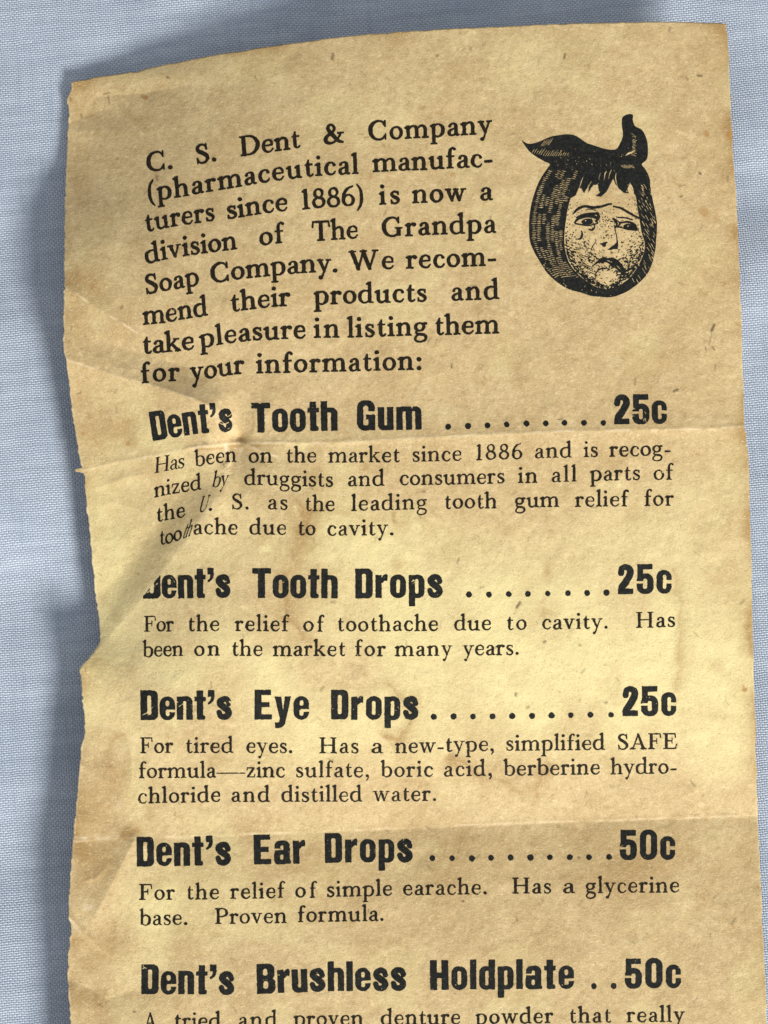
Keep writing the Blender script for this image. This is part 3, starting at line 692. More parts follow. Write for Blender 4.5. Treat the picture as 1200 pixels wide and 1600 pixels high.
class Field:
    """Signed distance field of ink on the drawing grid, in grid units (negative = ink)."""
    def __init__(self, x0, y0, x1, y1):
        self.x0, self.y0 = x0, y0
        self.nx, self.ny = int((x1 - x0) / STEP) + 1, int((y1 - y0) / STEP) + 1
        self.f = np.full((self.ny, self.nx), 9.0)
    def window(self, bx0, by0, bx1, by1):
        i0 = max(0, int((bx0 - self.x0) / STEP)); i1 = min(self.nx, int((bx1 - self.x0) / STEP) + 2)
        j0 = max(0, int((by0 - self.y0) / STEP)); j1 = min(self.ny, int((by1 - self.y0) / STEP) + 2)
        gx = self.x0 + np.arange(i0, i1) * STEP; gy = self.y0 + np.arange(j0, j1) * STEP
        return (slice(j0, j1), slice(i0, i1)), np.meshgrid(gx, gy)
    def add(self, ops, bbox, to_local, scale, bold=0.0, mode='add', clip=None):
        sl, (gx, gy) = self.window(*bbox)
        if gx.size == 0: return
        lx, ly = to_local(gx, gy)
        d = eval_ops(lx, ly, ops) * scale - bold
        if clip is not None:
            d = np.maximum(d, clip(gx, gy))
        self.f[sl] = np.minimum(self.f[sl], d) if mode == 'add' else np.maximum(self.f[sl], -d)
    def mesh(self, name, mat, parent, rough=0.22, seed=1, lift=0.35, wear=0.0):
        gx = self.x0 + np.arange(self.nx) * STEP; gy = self.y0 + np.arange(self.ny) * STEP
        GX, GY = np.meshgrid(gx, gy)
        f = self.f + rough * (0.7 * value_noise(GX, GY, 1.6, seed) + 0.6 * value_noise(GX, GY, 4.5, seed + 1))
        if wear > 0:
            wn = value_noise(GX, GY, 1.3, seed + 2) + 0.9 * value_noise(GX, GY, 9, seed + 3)
            f = np.maximum(f, (wn - wear) * 0.9)
        for pts, w in RUBBED:                    # print broken where the sheet is creased
            if max(p[0] for p in pts) < gx[0] or min(p[0] for p in pts) > gx[-1] or max(p[1] for p in pts) < gy[0] or min(p[1] for p in pts) > gy[-1]:
                continue
            d, _ = poly_dist(GX, GY, pts)
            f = np.maximum(f, w * (0.8 + 0.6 * value_noise(GX, GY, 3.0, seed + 5)) - np.abs(d))
        return contour_mesh(name, f, self.x0, self.y0, mat, parent, lift)

def contour_mesh(name, f, x0, y0, mat, parent, lift):
    ins = f < 0
    ny, nx = f.shape
    vid = np.full((ny, nx), -1, np.int64)
    jj, ii = np.nonzero(ins)
    vid[jj, ii] = np.arange(len(jj))
    VX = [x0 + ii * STEP]; VY = [y0 + jj * STEP]
    cnt = len(jj)
    hid = np.full((ny, nx), -1, np.int64)
    j, i = np.nonzero(ins[:, :-1] != ins[:, 1:])
    t = f[j, i] / (f[j, i] - f[j, i + 1])
    hid[j, i] = cnt + np.arange(len(j)); cnt += len(j)
    VX.append(x0 + (i + t) * STEP); VY.append(y0 + j * STEP)
    wid = np.full((ny, nx), -1, np.int64)
    j, i = np.nonzero(ins[:-1] != ins[1:])
    t = f[j, i] / (f[j, i] - f[j + 1, i])
    wid[j, i] = cnt + np.arange(len(j)); cnt += len(j)
    VX.append(x0 + i * STEP); VY.append(y0 + (j + t) * STEP)
    VX = np.concatenate(VX); VY = np.concatenate(VY)
    code = ins[:-1, :-1] * 1 + ins[:-1, 1:] * 2 + ins[1:, 1:] * 4 + ins[1:, :-1] * 8
    # cell corners 0 TL, 1 TR, 2 BR, 3 BL; edges 4 top, 5 right, 6 bottom, 7 left
    table = {1: [(0, 4, 7)], 2: [(4, 1, 5)], 3: [(0, 1, 5, 7)], 4: [(5, 2, 6)], 5: [(0, 4, 7), (5, 2, 6)], 6: [(4, 1, 2, 6)], 7: [(0, 1, 2, 6, 7)],
             8: [(7, 6, 3)], 9: [(0, 4, 6, 3)], 10: [(4, 1, 5), (7, 6, 3)], 11: [(0, 1, 5, 6, 3)], 12: [(7, 5, 2, 3)], 13: [(0, 4, 5, 2, 3)], 14: [(4, 1, 2, 3, 7)], 15: [(0, 1, 2, 3)]}
    faces = {3: [], 4: [], 5: []}
    for c, polys in table.items():
        j, i = np.nonzero(code == c)
        if len(j) == 0: continue
        look = [vid[j, i], vid[j, i + 1], vid[j + 1, i + 1], vid[j + 1, i], hid[j, i], wid[j, i + 1], hid[j + 1, i], wid[j, i]]
        for p in polys:
            faces[len(p)].append(np.stack([look[k] for k in p[::-1]], -1))
    fl = [(n, np.concatenate(v)) for n, v in faces.items() if v]
    P = unproject(VX, VY, height(VX, VY) + lift)
    return new_mesh_obj(name, P, fl, mat, parent)

def base_curve(pts):
    a = np.array(pts, float)
    xs = np.arange(a[0, 0] - 30, a[-1, 0] + 31, 2.0)
    ys = np.interp(xs, a[:, 0], a[:, 1])
    lo = xs < a[0, 0]; hi = xs > a[-1, 0]
    ys[lo] = a[0, 1] + (xs[lo] - a[0, 0]) * (a[1, 1] - a[0, 1]) / (a[1, 0] - a[0, 0])
    ys[hi] = a[-1, 1] + (xs[hi] - a[-1, 0]) * (a[-1, 1] - a[-2, 1]) / (a[-1, 0] - a[-2, 0])
    k = np.ones(9) / 9
    yp = np.pad(ys, 4, mode='edge')
    yp[:4] = ys[0] - (ys[1] - ys[0]) * np.arange(4, 0, -1); yp[-4:] = ys[-1] + (ys[-1] - ys[-2]) * np.arange(1, 5)
    ys = np.convolve(yp, k, 'valid')
    sl = np.gradient(ys, xs)
    return lambda x: np.interp(x, xs, ys), lambda x: np.interp(x, xs, sl)

def set_word(F, word, x0, x1, by, bs, unit, font, bold, skew=0.0, lean=0.55, clip=None, sidebear=0.0, jit=0.25, tilt=0.0):
    """Letters of one word from x0 to x1 along the baseline."""
    adv = [font[c][0] for c in word]
    gap0 = sidebear
    nat = (sum(adv) + gap0 * (len(word) - 1)) * unit
    lead = 0.0
    if font is SER:                      # the boxes include side bearings at both ends
        lead = 5 * unit
        nat -= 2 * lead
    track = 0.0; sx = 1.0
    if len(word) > 1:
        track = (x1 - x0 - nat) / (len(word) - 1)
        lim = 0.055 * 100 * unit
        if track < -lim * 0.6:
            sx = (x1 - x0 + lim * 0.6 * (len(word) - 1)) / nat; track = -lim * 0.6
        elif track > lim * 1.5:
            sx = min(1.10, (x1 - x0 - lim * 1.5 * (len(word) - 1)) / nat)
            track = (x1 - x0 - nat * sx) / (len(word) - 1)
    else:
        sx = (x1 - x0) / nat
    x = x0 - lead * sx
    for c, a in zip(word, adv):
        w = a * unit * sx
        cx = x + w / 2
        yb = float(by(cx)) + random.uniform(-jit, jit); sl = float(bs(cx)) * 0.95 + tilt
        def loc(gx, gy, x=x, yb=yb, sl=sl, cx=cx):
            dy = -(gy - yb - (gx - cx) * sl)
            dx = gx - x - dy * (skew + lean * sl)
            return dx / (unit * sx), dy / unit
        cap = 175 if font is SER else 104
        dn = 62 if font is SER else 32
        pad = 4 + abs(sl) * w + (abs(skew) + abs(sl)) * cap * unit
        F.add(font[c][1], (x - pad, yb - cap * unit - pad, x + w + pad, yb + dn * unit + pad), loc, unit, bold + random.uniform(-0.08, 0.08), clip=clip)
        x += w + track + gap0 * unit * sx

def ink_material(name, col, edge):
    N = NT(name)
    co = N.n('ShaderNodeTexCoord').outputs['Object']
    mm = N.mapping(co, 0, (1000, 1000, 1000))
    a = N.noise(mm, 3.0, 5, 0.7)
    b = N.noise(mm, 10.0, 3, 0.6)
    c = N.mix(N.ramp(a, 0.38, 0.72), col, edge)
    c = N.mix(N.ramp(b, 0.60, 0.80, 0, 0.5), c, (edge[0] * 2.2, edge[1] * 2.0, edge[2] * 1.7))
    N.link(c, N.bsdf.inputs['Base Color'])
    N.bsdf.inputs['Roughness'].default_value = 0.6
    N.bsdf.inputs['Specular IOR Level'].default_value = 0.12
    bp = N.n('ShaderNodeBump'); bp.inputs['Strength'].default_value = 0.5; bp.inputs['Distance'].default_value = 0.00005
    N.link(N.noise(mm, 6.0, 5, 0.7), bp.inputs['Height']); N.link(bp.outputs[0], N.bsdf.inputs['Normal'])
    return N.m

# ------------------------------------------------------------------ the printed matter
INTRO = [
 ([(231, 269), (270, 263), (320, 254.5), (385, 243), (463, 231.5), (515, 224.5), (585, 219), (650, 215.5), (735, 210.5), (768, 208)],
  [('C.', 231, 270), ('S.', 307, 338.5), ('Dent', 376, 468.5), ('&', 506.5, 537), ('Company', 577, 768)]),
 ([(232, 315), (285, 307), (355, 294.5), (430, 282), (490, 275), (559, 271), (600, 267.5), (650, 265.5), (705, 263), (768, 260)],
  [('(pharmaceutical', 232.5, 559.5), ('manufac-', 584, 769.5)]),
 ([(229, 363), (247, 358.5), (268, 354.5), (306, 348.5), (325, 346), (365, 341), (395, 336), (435, 330), (478, 327), (500, 324.5), (543, 322), (600, 319), (650, 317), (710, 314.5), (768, 312.5)],
  [('turers', 229, 335), ('since', 356, 449), ('1886)', 471, 567.5), ('is', 594, 624), ('now', 645.5, 727.5), ('a', 751, 768.5)]),
 ([(229, 412.5), (255, 406), (290, 399.5), (338, 393.5), (365, 389.5), (415, 383), (437, 379.5), (497, 376), (530, 374), (615, 369.5), (690, 366), (765, 363.5)],
  [('division', 229, 370), ('of', 407, 443), ('The', 489, 559), ('Grandpa', 598, 774)]),
 ([(228, 460), (240, 458), (260, 454.5), (283, 450), (303, 446.5), (347, 440), (373, 436), (400, 433), (433, 429.5), (483, 426), (524, 425), (565, 422), (605, 420), (642, 419.5), (690, 417.5), (745, 415.5)],
  [('Soap', 228, 311), ('Company.', 331, 527.5), ('We', 547, 615), ('recom-', 636, 775)]),
 ([(225, 507), (258, 504), (287, 498.5), (315, 494), (370, 486), (408, 481), (440, 478), (497, 475.5), (570, 473.5), (660, 471), (715, 469.5), (778, 467)],
  [('mend', 225, 324), ('their', 362, 452.5), ('products', 492, 666), ('and', 706, 779)]),
 ([(224, 553), (247, 551.5), (270, 549), (293, 547), (325, 541.5), (358, 536), (400, 531.5), (445, 529.5), (500, 527.5), (550, 527), (625, 524.5), (690, 523), (770, 520.5)],
  [('take', 224, 303), ('pleasure', 314, 477), ('in', 492, 529.5), ('listing', 544, 667), ('them', 680.5, 779)]),
 ([(222, 599), (245, 596), (265, 595.5), (300, 594.5), (328, 591.5), (350, 587.5), (372, 583.5), (407, 583), (450, 582), (520, 580.5), (605, 578.5), (660, 577.5)],
  [('for', 222, 279.5), ('your', 299, 381), ('information:', 402, 659)]),
]
D1 = [
 ([(238, 741), (250, 738), (268, 734.5), (282, 732), (315, 727.5), (335, 724.5), (362, 721.5), (389, 723), (425, 723), (470, 722.5), (530, 722.8), (600, 722.3), (650, 721.5), (710, 720), (750, 718.7), (810, 717.5), (845, 715.8), (890, 714.8), (930, 714), (1010, 712.5), (1048, 711.5)],
  [('Has', 241, 287.5, .08), ('been', 305, 369), ('on', 389, 425), ('the', 447.5, 494), ('market', 514, 624), ('since', 644.5, 721), ('1886', 743, 816), ('and', 836, 893), ('is', 913, 934), ('recog-', 953, 1048)]),
 ([(240, 778), (248, 775.5), (262, 773), (287, 769), (310, 765), (340, 760.5), (360, 757.5), (385, 757.5), (420, 758), (480, 760), (515, 760.5), (555, 760), (640, 758), (720, 756.8), (780, 755.5), (825, 754.5), (880, 753), (935, 751), (1000, 750), (1051, 749.5)],
  [('nized', 242, 314), ('by', 331, 355, .22), ('druggists', 382.5, 520), ('and', 544, 600), ('consumers', 625, 788), ('in', 810.5, 839.5), ('all', 862.5, 900.5), ('parts', 923, 1000), ('of', 1022, 1051)]),
 ([(245, 816), (265, 812), (285, 808.5), (315, 800), (332, 797), (372, 795.8), (430, 796), (490, 798.5), (522, 798.7), (555, 798), (630, 796.5), (700, 795), (776, 794), (840, 792.5), (940, 791.5), (1052, 790)],
  [('the', 245, 289), ('U', 309, 323, .30), ('.', 326, 332), ('S.', 362, 389), ('as', 419, 449), ('the', 477, 522.5), ('leading', 550, 667), ('tooth', 695, 776), ('gum', 805.5, 873), ('relief', 899.5, 981), ('for', 1007.5, 1052)]),
 ([(250, 852), (265, 849), (278, 845), (290, 840.5), (300, 836), (310, 835), (400, 835), (440, 835.5), (480, 836.5), (520, 837), (615, 836)],
  [('too', 250, 284), ('th', 284, 297, .42), ('ache', 302.5, 371), ('due', 390.5, 447), ('to', 466, 492.5), ('cavity.', 512, 615)]),
]
D2 = [
 ([(225, 987), (300, 986.3), (400, 986), (500, 986.7), (600, 986.3), (684, 985.3), (760, 984.8), (822, 984), (900, 982.8), (950, 982), (1000, 980.7), (1055, 979.7)],
  [('For', 225, 271), ('the', 294, 342.5), ('relief', 368, 450.5), ('of', 474.5, 505.5), ('toothache', 527.5, 684), ('due', 710.5, 767), ('to', 792, 822.5), ('cavity.', 847.5, 950), ('Has', 994, 1054.5)]),
 ([(224, 1026.5), (286, 1025), (343, 1024.5), (410, 1025), (540, 1025), (602, 1025.3), (706, 1024.7), (811, 1023)],
  [('been', 224, 286), ('on', 304, 343), ('the', 362.5, 410), ('market', 427.5, 539), ('for', 555.5, 602), ('many', 618, 706), ('years.', 724, 811)]),
]
D3 = [
 ([(219, 1176.8), (364, 1176.3), (457, 1176.8), (600, 1177), (680, 1176), (720, 1174), (772, 1173.3), (800, 1173), (944, 1171.5), (1058, 1170)],
  [('For', 219, 270), ('tired', 290.5, 364), ('eyes.', 385.5, 457), ('Has', 499, 560), ('a', 581, 597.5), ('new-type,', 618, 772), ('simplified', 791, 944.5), ('SAFE', 965, 1058)]),
 ([(217, 1216), (350, 1215), (445, 1214.7), (577, 1214.3), (676, 1213.5), (769, 1212), (850, 1211), (937, 1210), (1057, 1208.5)],
  [('formula\u2014zinc', 217.5, 444.5), ('sulfate,', 462.5, 577), ('boric', 596, 676), ('acid,', 694, 769), ('berberine', 788, 937), ('hydro-', 955, 1057)]),
 ([(216, 1255.5), (260, 1254.5), (344, 1252.8), (420, 1253), (565, 1252.5), (682, 1251.5)],
  [('chloride', 216, 344), ('and', 362, 421), ('distilled', 440.5, 565), ('water.', 584, 682)]),
]
D4 = [
 ([(217, 1406), (272, 1406), (342, 1404.7), (400, 1404), (444, 1402.8), (494, 1402.3), (520, 1401.3), (612, 1399), (640, 1398.7), (761, 1397.3), (810, 1396.3), (900, 1395.5), (1061, 1394.3)],
  [('For', 217.5, 272.5), ('the', 292, 342), ('relief', 361, 444), ('of', 462, 494), ('simple', 511, 612.5), ('earache.', 630.5, 761), ('Has', 800.5, 861), ('a', 880, 897), ('glycerine', 916, 1061)]),
 ([(219, 1446), (293, 1445), (340, 1443.8), (447, 1442), (466, 1441), (600, 1438.7)],
  [('base.', 219, 293), ('Proven', 336, 447.5), ('formula.', 466, 600)]),
]
D5 = [
 ([(225, 1607), (344, 1606), (432, 1604), (567, 1602), (719, 1600.5), (864, 1598.5), (954, 1597.5), (1069, 1596.5)],
  [('A', 225, 244.5), ('tried', 273, 344.5), ('and', 373, 432.5), ('proven', 460, 567), ('denture', 596, 719), ('powder', 744, 864), ('that', 890, 954), ('really', 980, 1069)]),
]
HEADS = [
 ("tooth gum", [(233, 691), (245, 688.5), (272, 684), (295, 680), (317, 677), (350, 674.5), (380, 675.5), (405, 676), (437, 675), (520, 673), (600, 672.3), (659, 671)],
  [("Dent's", 239, 363), ('Tooth', 393.5, 527.5), ('Gum', 558, 659)],
  [(700.5, 667), (731.5, 665.7), (762, 665), (792, 663.2), (822.7, 662), (853, 661.5), (882, 660.8), (912.5, 660.7), (942.7, 660.7)],
  '25c', (960, 1042), [(960, 663.2), (1042, 662)], D1),
 ("tooth drops", [(225, 935.5), (265, 935), (312, 934), (360, 934), (400, 934), (527, 934.8), (692, 933.8)],
  [('D', 224, 251, 'cut'), ("ent's", 253, 360), ('Tooth', 394, 527.5), ('Drops', 555.5, 692)],
  [(733, 929), (764, 929), (795, 928.3), (825, 928), (856, 927.5), (887.5, 927), (917.5, 926.5), (947.7, 926)],
  '25c', (966, 1049.5), [(966, 928.3), (1050, 927)], D2),
 ("eye drops", [(220, 1125.2), (300, 1124.5), (483, 1124.3), (654, 1124.2)],
  [("Dent's", 220, 362.5), ('Eye', 398, 483), ('Drops', 517.5, 654)],
  [(678, 1120), (708.7, 1119.5), (739, 1119.7), (769.5, 1119.5), (800.5, 1119), (831.5, 1119), (862, 1118), (892, 1117.5), (922.7, 1117), (954.5, 1117)],
  '25c', (973, 1056.7), [(973, 1119), (1057, 1118)], D3),
 ("ear drops", [(214, 1353.7), (300, 1352.5), (361, 1351.5), (440, 1350), (520, 1347.8), (645, 1347)],
  [("Dent's", 214, 361), ('Ear', 397, 477), ('Drops', 508, 645)],
  [(675.7, 1341), (706.7, 1341), (737.5, 1341.5), (767.5, 1340.5), (798, 1340), (829, 1340), (859.5, 1339.5), (890.5, 1339.5), (920.5, 1339.5), (951.7, 1339)],
  '50c', (968.7, 1055), [(968, 1343.3), (1055, 1342.7)], D4),
 ("brushless holdplate", [(221, 1553), (366, 1554), (420, 1552.3), (500, 1549.3), (635, 1547.5), (720, 1546), (897, 1545)],
  [("Dent's", 221, 366), ('Brushless', 402, 635), ('Holdplate', 672.5, 897)],
  [(928, 1541), (959, 1540.7)],
  '50c', (976.7, 1064), [(976, 1544.2), (1064, 1543.7)], D5),
]

def text_block(name, lines, unit, bold, mat, parent, seed, lean=0.55):
    ys = [p[1] for pts, _ in lines for p in pts]; xs = [v for _, ws in lines for w in ws for v in w[1:3]]
    F = Field(min(xs) - 12, min(ys) - 2.2 * 100 * unit, max(xs) + 12, max(ys) + 100 * unit)
    for pts, words in lines:
        by, bs = base_curve(pts)
        for w in words:
            sk = w[3] if len(w) > 3 else 0.0
            set_word(F, w[0], w[1], w[2], by, bs, unit, SER, bold - (0.25 if sk else 0), skew=sk, lean=lean)
    return F.mesh(name, mat, parent, rough=0.22, seed=seed, wear=3.3)

def build_emblem(parent, mat):
    K = 4.444
    OX, OY = 790.0, 160.0
    r = random.Random(11)
    F = Field(806, 168, 1036, 474)
    loc = lambda gx, gy: ((gx - OX) * K, (gy - OY) * K)
    allb = (806, 168, 1036, 474)
    def add(ops, mode='add', bbox=None, FF=None):
        if bbox is None:
            pts = []
            for op in ops:
                if op[0] in ('s', 'l', 'p', 'P'):
                    pts += [(p[0] / K + OX, p[1] / K + OY) for p in op[1]]
                else:
                    pts += [(op[1] / K + OX, op[2] / K + OY)]
            bbox = (min(p[0] for p in pts) - 10, min(p[1] for p in pts) - 10, max(p[0] for p in pts) + 10, max(p[1] for p in pts) + 10)
        (FF or F).add(ops, bbox, loc, 1 / K, 0, mode)
    outer = [(113, 263), (150, 286), (200, 284), (260, 262), (310, 240), (370, 228), (430, 222), (480, 229), (520, 252), (560, 280), (610, 298), (660, 315), (720, 328), (768, 325),
             (793, 290), (815, 230), (808, 160), (810, 110), (830, 90), (860, 82), (884, 88), (884, 125), (900, 165), (945, 190), (970, 230), (985, 280), (988, 360), (976, 402), (945, 430),
             (975, 470), (1000, 530), (1006, 590), (1020, 670), (1040, 760), (1052, 850), (1046, 950), (1040, 1020), (1020, 1110), (985, 1190), (930, 1250), (860, 1303), (800, 1333), (730, 1353),
             (660, 1350), (590, 1343), (520, 1320), (440, 1298), (360, 1250), (290, 1185), (240, 1110), (195, 1030), (168, 955), (163, 850), (172, 750), (195, 650), (235, 545), (288, 462), (308, 430), (270, 410), (218, 380), (170, 345), (138, 305)]
    add([('P', outer)], bbox=allb)
    face = [(500, 600), (458, 650), (432, 740), (418, 830), (408, 930), (413, 1020), (440, 1110), (490, 1180), (560, 1240), (640, 1285), (720, 1292), (790, 1270), (860, 1220), (920, 1140),
            (958, 1050), (968, 985), (945, 900), (928, 800), (914, 720), (898, 620), (860, 560), (745, 530), (640, 560), (540, 565)]
    add([('P', face)], 'cut', bbox=allb)
    hair = [(452, 665), (478, 600), (515, 530), (560, 500), (700, 470), (800, 470), (880, 520), (905, 600), (912, 660), (885, 625), (862, 565), (846, 600), (856, 632), (822, 628), (788, 600), (762, 565), (747, 530),
            (725, 575), (700, 622), (662, 655), (625, 650), (652, 628), (640, 575), (612, 572), (590, 600), (575, 628), (578, 592), (560, 602), (545, 632), (526, 598), (508, 592), (488, 645)]
    add([('p', hair)])
    # light strands in the hair
    for a in ([(600, 545, 3), (575, 585, 7), (565, 612, 3)], [(648, 560, 3), (622, 585, 8), (612, 600, 3)], [(700, 478, 6), (690, 500, 8), (684, 540, 3)], [(735, 470, 5), (722, 500, 6), (716, 535, 3)],
              [(768, 490, 3), (764, 530, 7), (778, 585, 3)], [(540, 515, 3), (525, 555, 7), (512, 600, 3)], [(862, 560, 3), (878, 590, 10), (890, 628, 4)], [(660, 490, 3), (650, 520, 4), (648, 540, 2)]):
        add([('s', a)], 'cut')
    # hatch of the kerchief: short light dashes in bands between its outer rim and the face
    oy = np.array([p[1] for p in outer[45:56]][::-1], float); oxs = np.array([p[0] for p in outer[45:56]][::-1], float)
    oy, oxs = np.array([470, 545, 650, 750, 850, 955, 1030, 1110, 1185, 1250]), np.array([285, 235, 195, 172, 163, 168, 195, 240, 290, 360])
    iy, ixs = np.array([470, 600, 650, 740, 830, 930, 1020, 1110, 1180, 1250]), np.array([520, 470, 452, 430, 416, 406, 408, 432, 480, 560])
    for k, fr in enumerate((0.13, 0.27, 0.40, 0.53, 0.66, 0.78, 0.90)):
        y = 478
        while y < 1215:
            xa, xb = np.interp(y, oy, oxs), np.interp(y, iy, ixs)
            patch = value_noise(np.array([fr * 900.0 + 40 * k]), np.array([float(y)]), 62, 77)[0]
            if patch > -0.45:
                cx = xa + fr * (xb - xa); L = (xb - xa) * 0.050 * r.uniform(0.7, 1.4)
                sl = r.uniform(-0.15, 0.05) + (y - 850) / 1500
                add([('l', [(cx - L, y + L * sl, 3), (cx, y, r.uniform(4.0, 6.2)), (cx + L, y - L * sl, 3)])], 'cut')
            y += r.uniform(11.5, 14)
    # light strokes on its right-hand side
    for _ in range(80):
        y = r.uniform(560, 1230)
        xi = np.interp(y, [560, 720, 900, 985, 1050, 1140, 1230], [912, 925, 955, 975, 968, 935, 870]); xo = np.interp(y, [560, 760, 850, 1020, 1110, 1190, 1250], [1000, 1036, 1046, 1034, 1014, 980, 930])
        x = r.uniform(xi, xo); L = r.uniform(10, 26)
        add([('l', [(x, y, 3), (x + L * .5, y + L * .8, r.uniform(2, 4)), (x + L, y + L * 1.7, 1.5)])], 'cut')
    for q in range(17):
        x = 185 + q * 15 + r.uniform(-2, 2)
        yb = 350 + 22 * min(1, q / 6); L = r.uniform(30, 66) * (0.45 + 0.55 * math.sin(math.pi * min(1, (q + 3) / 17)))
        add([('l', [(x, yb, 4), (x + L * .38, yb - L * .6, 5), (x + L * .7, yb - L, 2)])], 'cut')
    for q in range(5):
        x = 245 + 13 * q
        add([('l', [(x, 305 - 2 * q, 3), (x + 20, 278 - 2 * q, 5), (x + 32, 258 - 3 * q, 2)])], 'cut')
    for q in range(16):
        y = 215 + q * 10; x = 868 + 14 * math.sin((q + 2) / 6)
        add([('l', [(x, y, 3), (x + r.uniform(14, 34), y + r.uniform(4, 14), 4)])], 'cut')
    for q in range(7):
        add([('l', [(832 + q * 7, 372 - q * 3, 3), (850 + q * 8, 352 - q * 3, 4), (862 + q * 5, 344, 2)])], 'cut')
    for q in range(10):
        add([('l', [(800 + q * 9, 430 + r.uniform(-4, 6), 2), (812 + q * 9, 450 + r.uniform(-2, 8), 4)])], 'cut')
    for _ in range(85):
        x, y = r.uniform(330, 760), r.uniform(300, 470)
        if r.random() < 0.5 * (y - 250) / 200 + 0.2:
            add([('l', [(x, y, 2), (x + r.uniform(-7, 7), y + r.uniform(2, 10), r.uniform(2, 4.5))])], 'cut')
    for _ in range(70):
        th = r.uniform(0.25, 2.6); rad = r.uniform(0.9, 1.02)
        x = 600 + 400 * math.cos(th) * rad; y = 860 + 470 * math.sin(th) * rad
        add([('l', [(x, y, 2), (x + r.uniform(-10, 10), y + r.uniform(-12, 12), r.uniform(2, 4))])], 'cut')
    kerchief = F.mesh('portrait_emblem', mat, parent, rough=0.11, seed=301, wear=3.0)
    # the face, drawn in line and stipple
    G = Field(870, 290, 1014, 456)
    a2 = lambda ops: add(ops, FF=G)
    for s_ in ([(468, 775, 8), (500, 742, 18), (550, 722, 18), (610, 730, 19), (670, 722, 16), (712, 708, 15), (738, 704, 8)],
               [(750, 722, 10), (800, 735, 15), (850, 762, 18), (890, 786, 16), (926, 802, 12)],
               [(480, 835, 12), (505, 808, 18), (555, 792, 20), (605, 790, 26), (645, 812, 14)], [(492, 800, 8), (530, 782, 10), (590, 772, 14), (645, 775, 14)],
               [(486, 842, 12), (530, 850, 9), (575, 856, 8), (640, 840, 10)], [(640, 770, 18), (645, 800, 22), (628, 826, 14)],
               [(748, 805, 9), (765, 832, 15), (800, 836, 11), (850, 830, 15), (895, 850, 18), (912, 882, 14)], [(760, 862, 14), (800, 868, 10), (850, 882, 10), (910, 886, 14)],
               [(782, 800, 9), (830, 802, 10), (880, 815, 10)],
               [(756, 855, 9), (765, 900, 6), (774, 950, 8), (776, 995, 16)], [(580, 882, 10), (600, 886, 13), (618, 868, 10), (612, 838, 6)], [(500, 950, 8), (522, 944, 14), (532, 915, 13), (528, 892, 5)],
               [(630, 962, 3), (605, 1000, 5), (592, 1030, 3)], [(668, 985, 12), (690, 978, 16), (706, 972, 8)],
               [(620, 1200, 5), (650, 1160, 9), (700, 1152, 9), (720, 1162, 4)], [(560, 1010, 4), (545, 980, 6), (560, 965, 4)]):
        a2([('s', s_)])
    a2([('P', [(528, 826), (560, 808), (600, 812), (604, 838), (570, 850), (538, 846)])])
    a2([('P', [(818, 858), (850, 842), (888, 856), (900, 880), (866, 880), (830, 876)])])
    a2([('p', [(706, 1026), (742, 998), (770, 976), (782, 1018), (745, 1020)])])
    a2([('P', [(598, 1143), (635, 1103), (680, 1074), (715, 1083), (745, 1077), (790, 1105), (822, 1148), (838, 1202), (800, 1186), (765, 1152), (735, 1142), (715, 1119), (690, 1110), (672, 1119), (648, 1113)])])
    add([('s', [(700, 1097, 2), (722, 1103, 7), (740, 1112, 2)])], 'cut', FF=G)
    add([('s', [(770, 1132, 2), (788, 1148, 6), (800, 1165, 2)])], 'cut', FF=G)
    a2([('P', [(744, 802), (770, 812), (792, 832), (800, 846), (776, 868), (758, 872), (766, 846)])])
    add([('s', [(775, 826, 2), (784, 842, 6), (776, 858, 2)])], 'cut', FF=G)
    add([('d', 556, 822, 5), ('d', 850, 860, 5)], 'cut', FF=G)
    a2([('s', [(556, 748, 4), (590, 742, 5), (630, 752, 4)])])
    a2([('d', 684, 990, 14)])
    fp = np.array(face, float)
    def face_sd(x, y):
        return -float(sd_poly(np.array([x]), np.array([y]), face)[0])
    n = 0
    while n < 1350:
        x, y = r.uniform(405, 970), r.uniform(660, 1295)
        e = face_sd(x, y)
        if e < 3: continue
        low = max(0.0, min(1.0, (y - 860) / 220))
        dens = math.exp(-e / (26 + 40 * low)) * (0.30 + 0.95 * low) + 0.035
        dens += 0.5 * math.exp(-((x - 575) ** 2 + (y - 1040) ** 2) / 3800) + 0.35 * math.exp(-((x - 690) ** 2 + (y - 830) ** 2) / 5000) + 0.5 * math.exp(-((x - 800) ** 2 + (y - 1215) ** 2) / 3500)
        dens += 0.3 * math.exp(-((x - 650) ** 2 + (y - 1215) ** 2) / 2500)
        if (x - 705) ** 2 / 5500 + (y - 1215) ** 2 / 3000 < 1: dens *= 0.06
        if y < 700: dens *= 0.3
        if r.random() > dens: continue
        n += 1
        w = r.uniform(3.6, 6.2) + 3.5 * low * math.exp(-e / 26)
        ang = r.uniform(-0.5, 0.5) + (0.9 if x > 700 else -0.9 if low > .3 else 0.3); L = r.uniform(0, 13) * (0.5 + low)
        a2([('l', [(x, y, w), (x + L * math.cos(ang + math.pi / 2), y + L * math.sin(ang + math.pi / 2) * .8 + 0.01, w * 0.7)])])
    fm = G.mesh('face_drawing', mat, kerchief, rough=0.10, seed=331)
    kerchief['label'] = 'black engraved head of a crying child in a tied kerchief'
    return kerchief

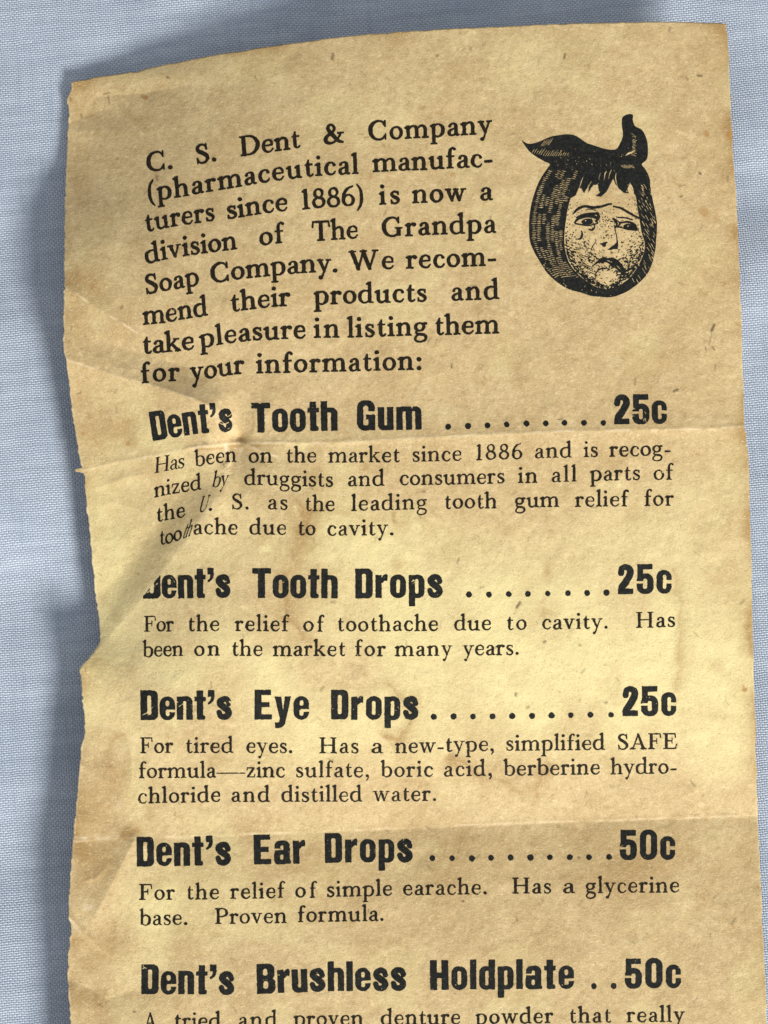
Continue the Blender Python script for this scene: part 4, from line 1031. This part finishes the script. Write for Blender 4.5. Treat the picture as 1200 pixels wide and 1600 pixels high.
# ------------------------------------------------------------------ assemble
build_cloth()
leaflet = bpy.data.objects.new('paper_leaflet', None)
C.objects.link(leaflet)
leaflet.empty_display_size = 0.02
leaflet['label'] = 'creased, yellowed price leaflet with black print lying on blue cloth'
leaflet['category'] = 'leaflet'
build_sheet(leaflet)
INK_BOOK = ink_material('book_ink', (0.008, 0.0065, 0.004), (0.030, 0.021, 0.011))
INK_HEAVY = ink_material('heavy_ink', (0.007, 0.0078, 0.007), (0.022, 0.023, 0.020))
o = text_block('intro_paragraph', INTRO, 0.196, 0.72, INK_BOOK, leaflet, 101)
o['label'] = 'opening paragraph in larger bold book type'
build_emblem(leaflet, INK_HEAVY)
cut_line = lambda gx, gy: -(((gx - 228) * (900 - 927) - (gy - 927) * (249 - 228)) / math.hypot(21, 27)) * -1.0
for q, (nm, pts, words, dots, price, (px0, px1), ppts, desc) in enumerate(HEADS):
    ys = [p[1] for p in pts]
    F = Field(205, min(ys) - 60, max(w[2] for w in words) + 10, max(ys) + 22)
    by, bs = base_curve(pts)
    for w in words:
        cut = cut_line if len(w) > 3 else None
        set_word(F, w[0], w[1], w[2], by, bs, 0.462, SANS, 0.15, clip=cut, sidebear=9, jit=0.4, lean=0.9)
    o = F.mesh('product_heading', INK_HEAVY, leaflet, rough=0.26, seed=140 + 7 * q, wear=2.7)
    o['label'] = 'heavy black product heading, ' + ('first', 'second', 'third', 'fourth', 'fifth')[q] + ' from the top'
    F = Field(dots[0][0] - 10, min(d[1] for d in dots) - 10, dots[-1][0] + 10, max(d[1] for d in dots) + 10)
    for dx, dy in dots:
        rad = random.uniform(4.3, 4.9)
        F.add([('d', dx, dy, rad)], (dx - 8, dy - 8, dx + 8, dy + 8), lambda a, b: (a, b), 1.0)
    F.mesh('dot_leader', INK_HEAVY, leaflet, rough=0.3, seed=150 + 7 * q)
    F = Field(px0 - 10, ppts[0][1] - 60, px1 + 10, ppts[0][1] + 14)
    by, bs = base_curve(ppts)
    set_word(F, price, px0, px1, by, bs, 0.462, SANS, 0.15, sidebear=9, jit=0.3)
    F.mesh('price', INK_HEAVY, leaflet, rough=0.26, seed=160 + 7 * q, wear=2.7)
    text_block('product_description', desc, 0.157, 0.26, INK_BOOK, leaflet, 170 + 7 * q, lean=0.1)
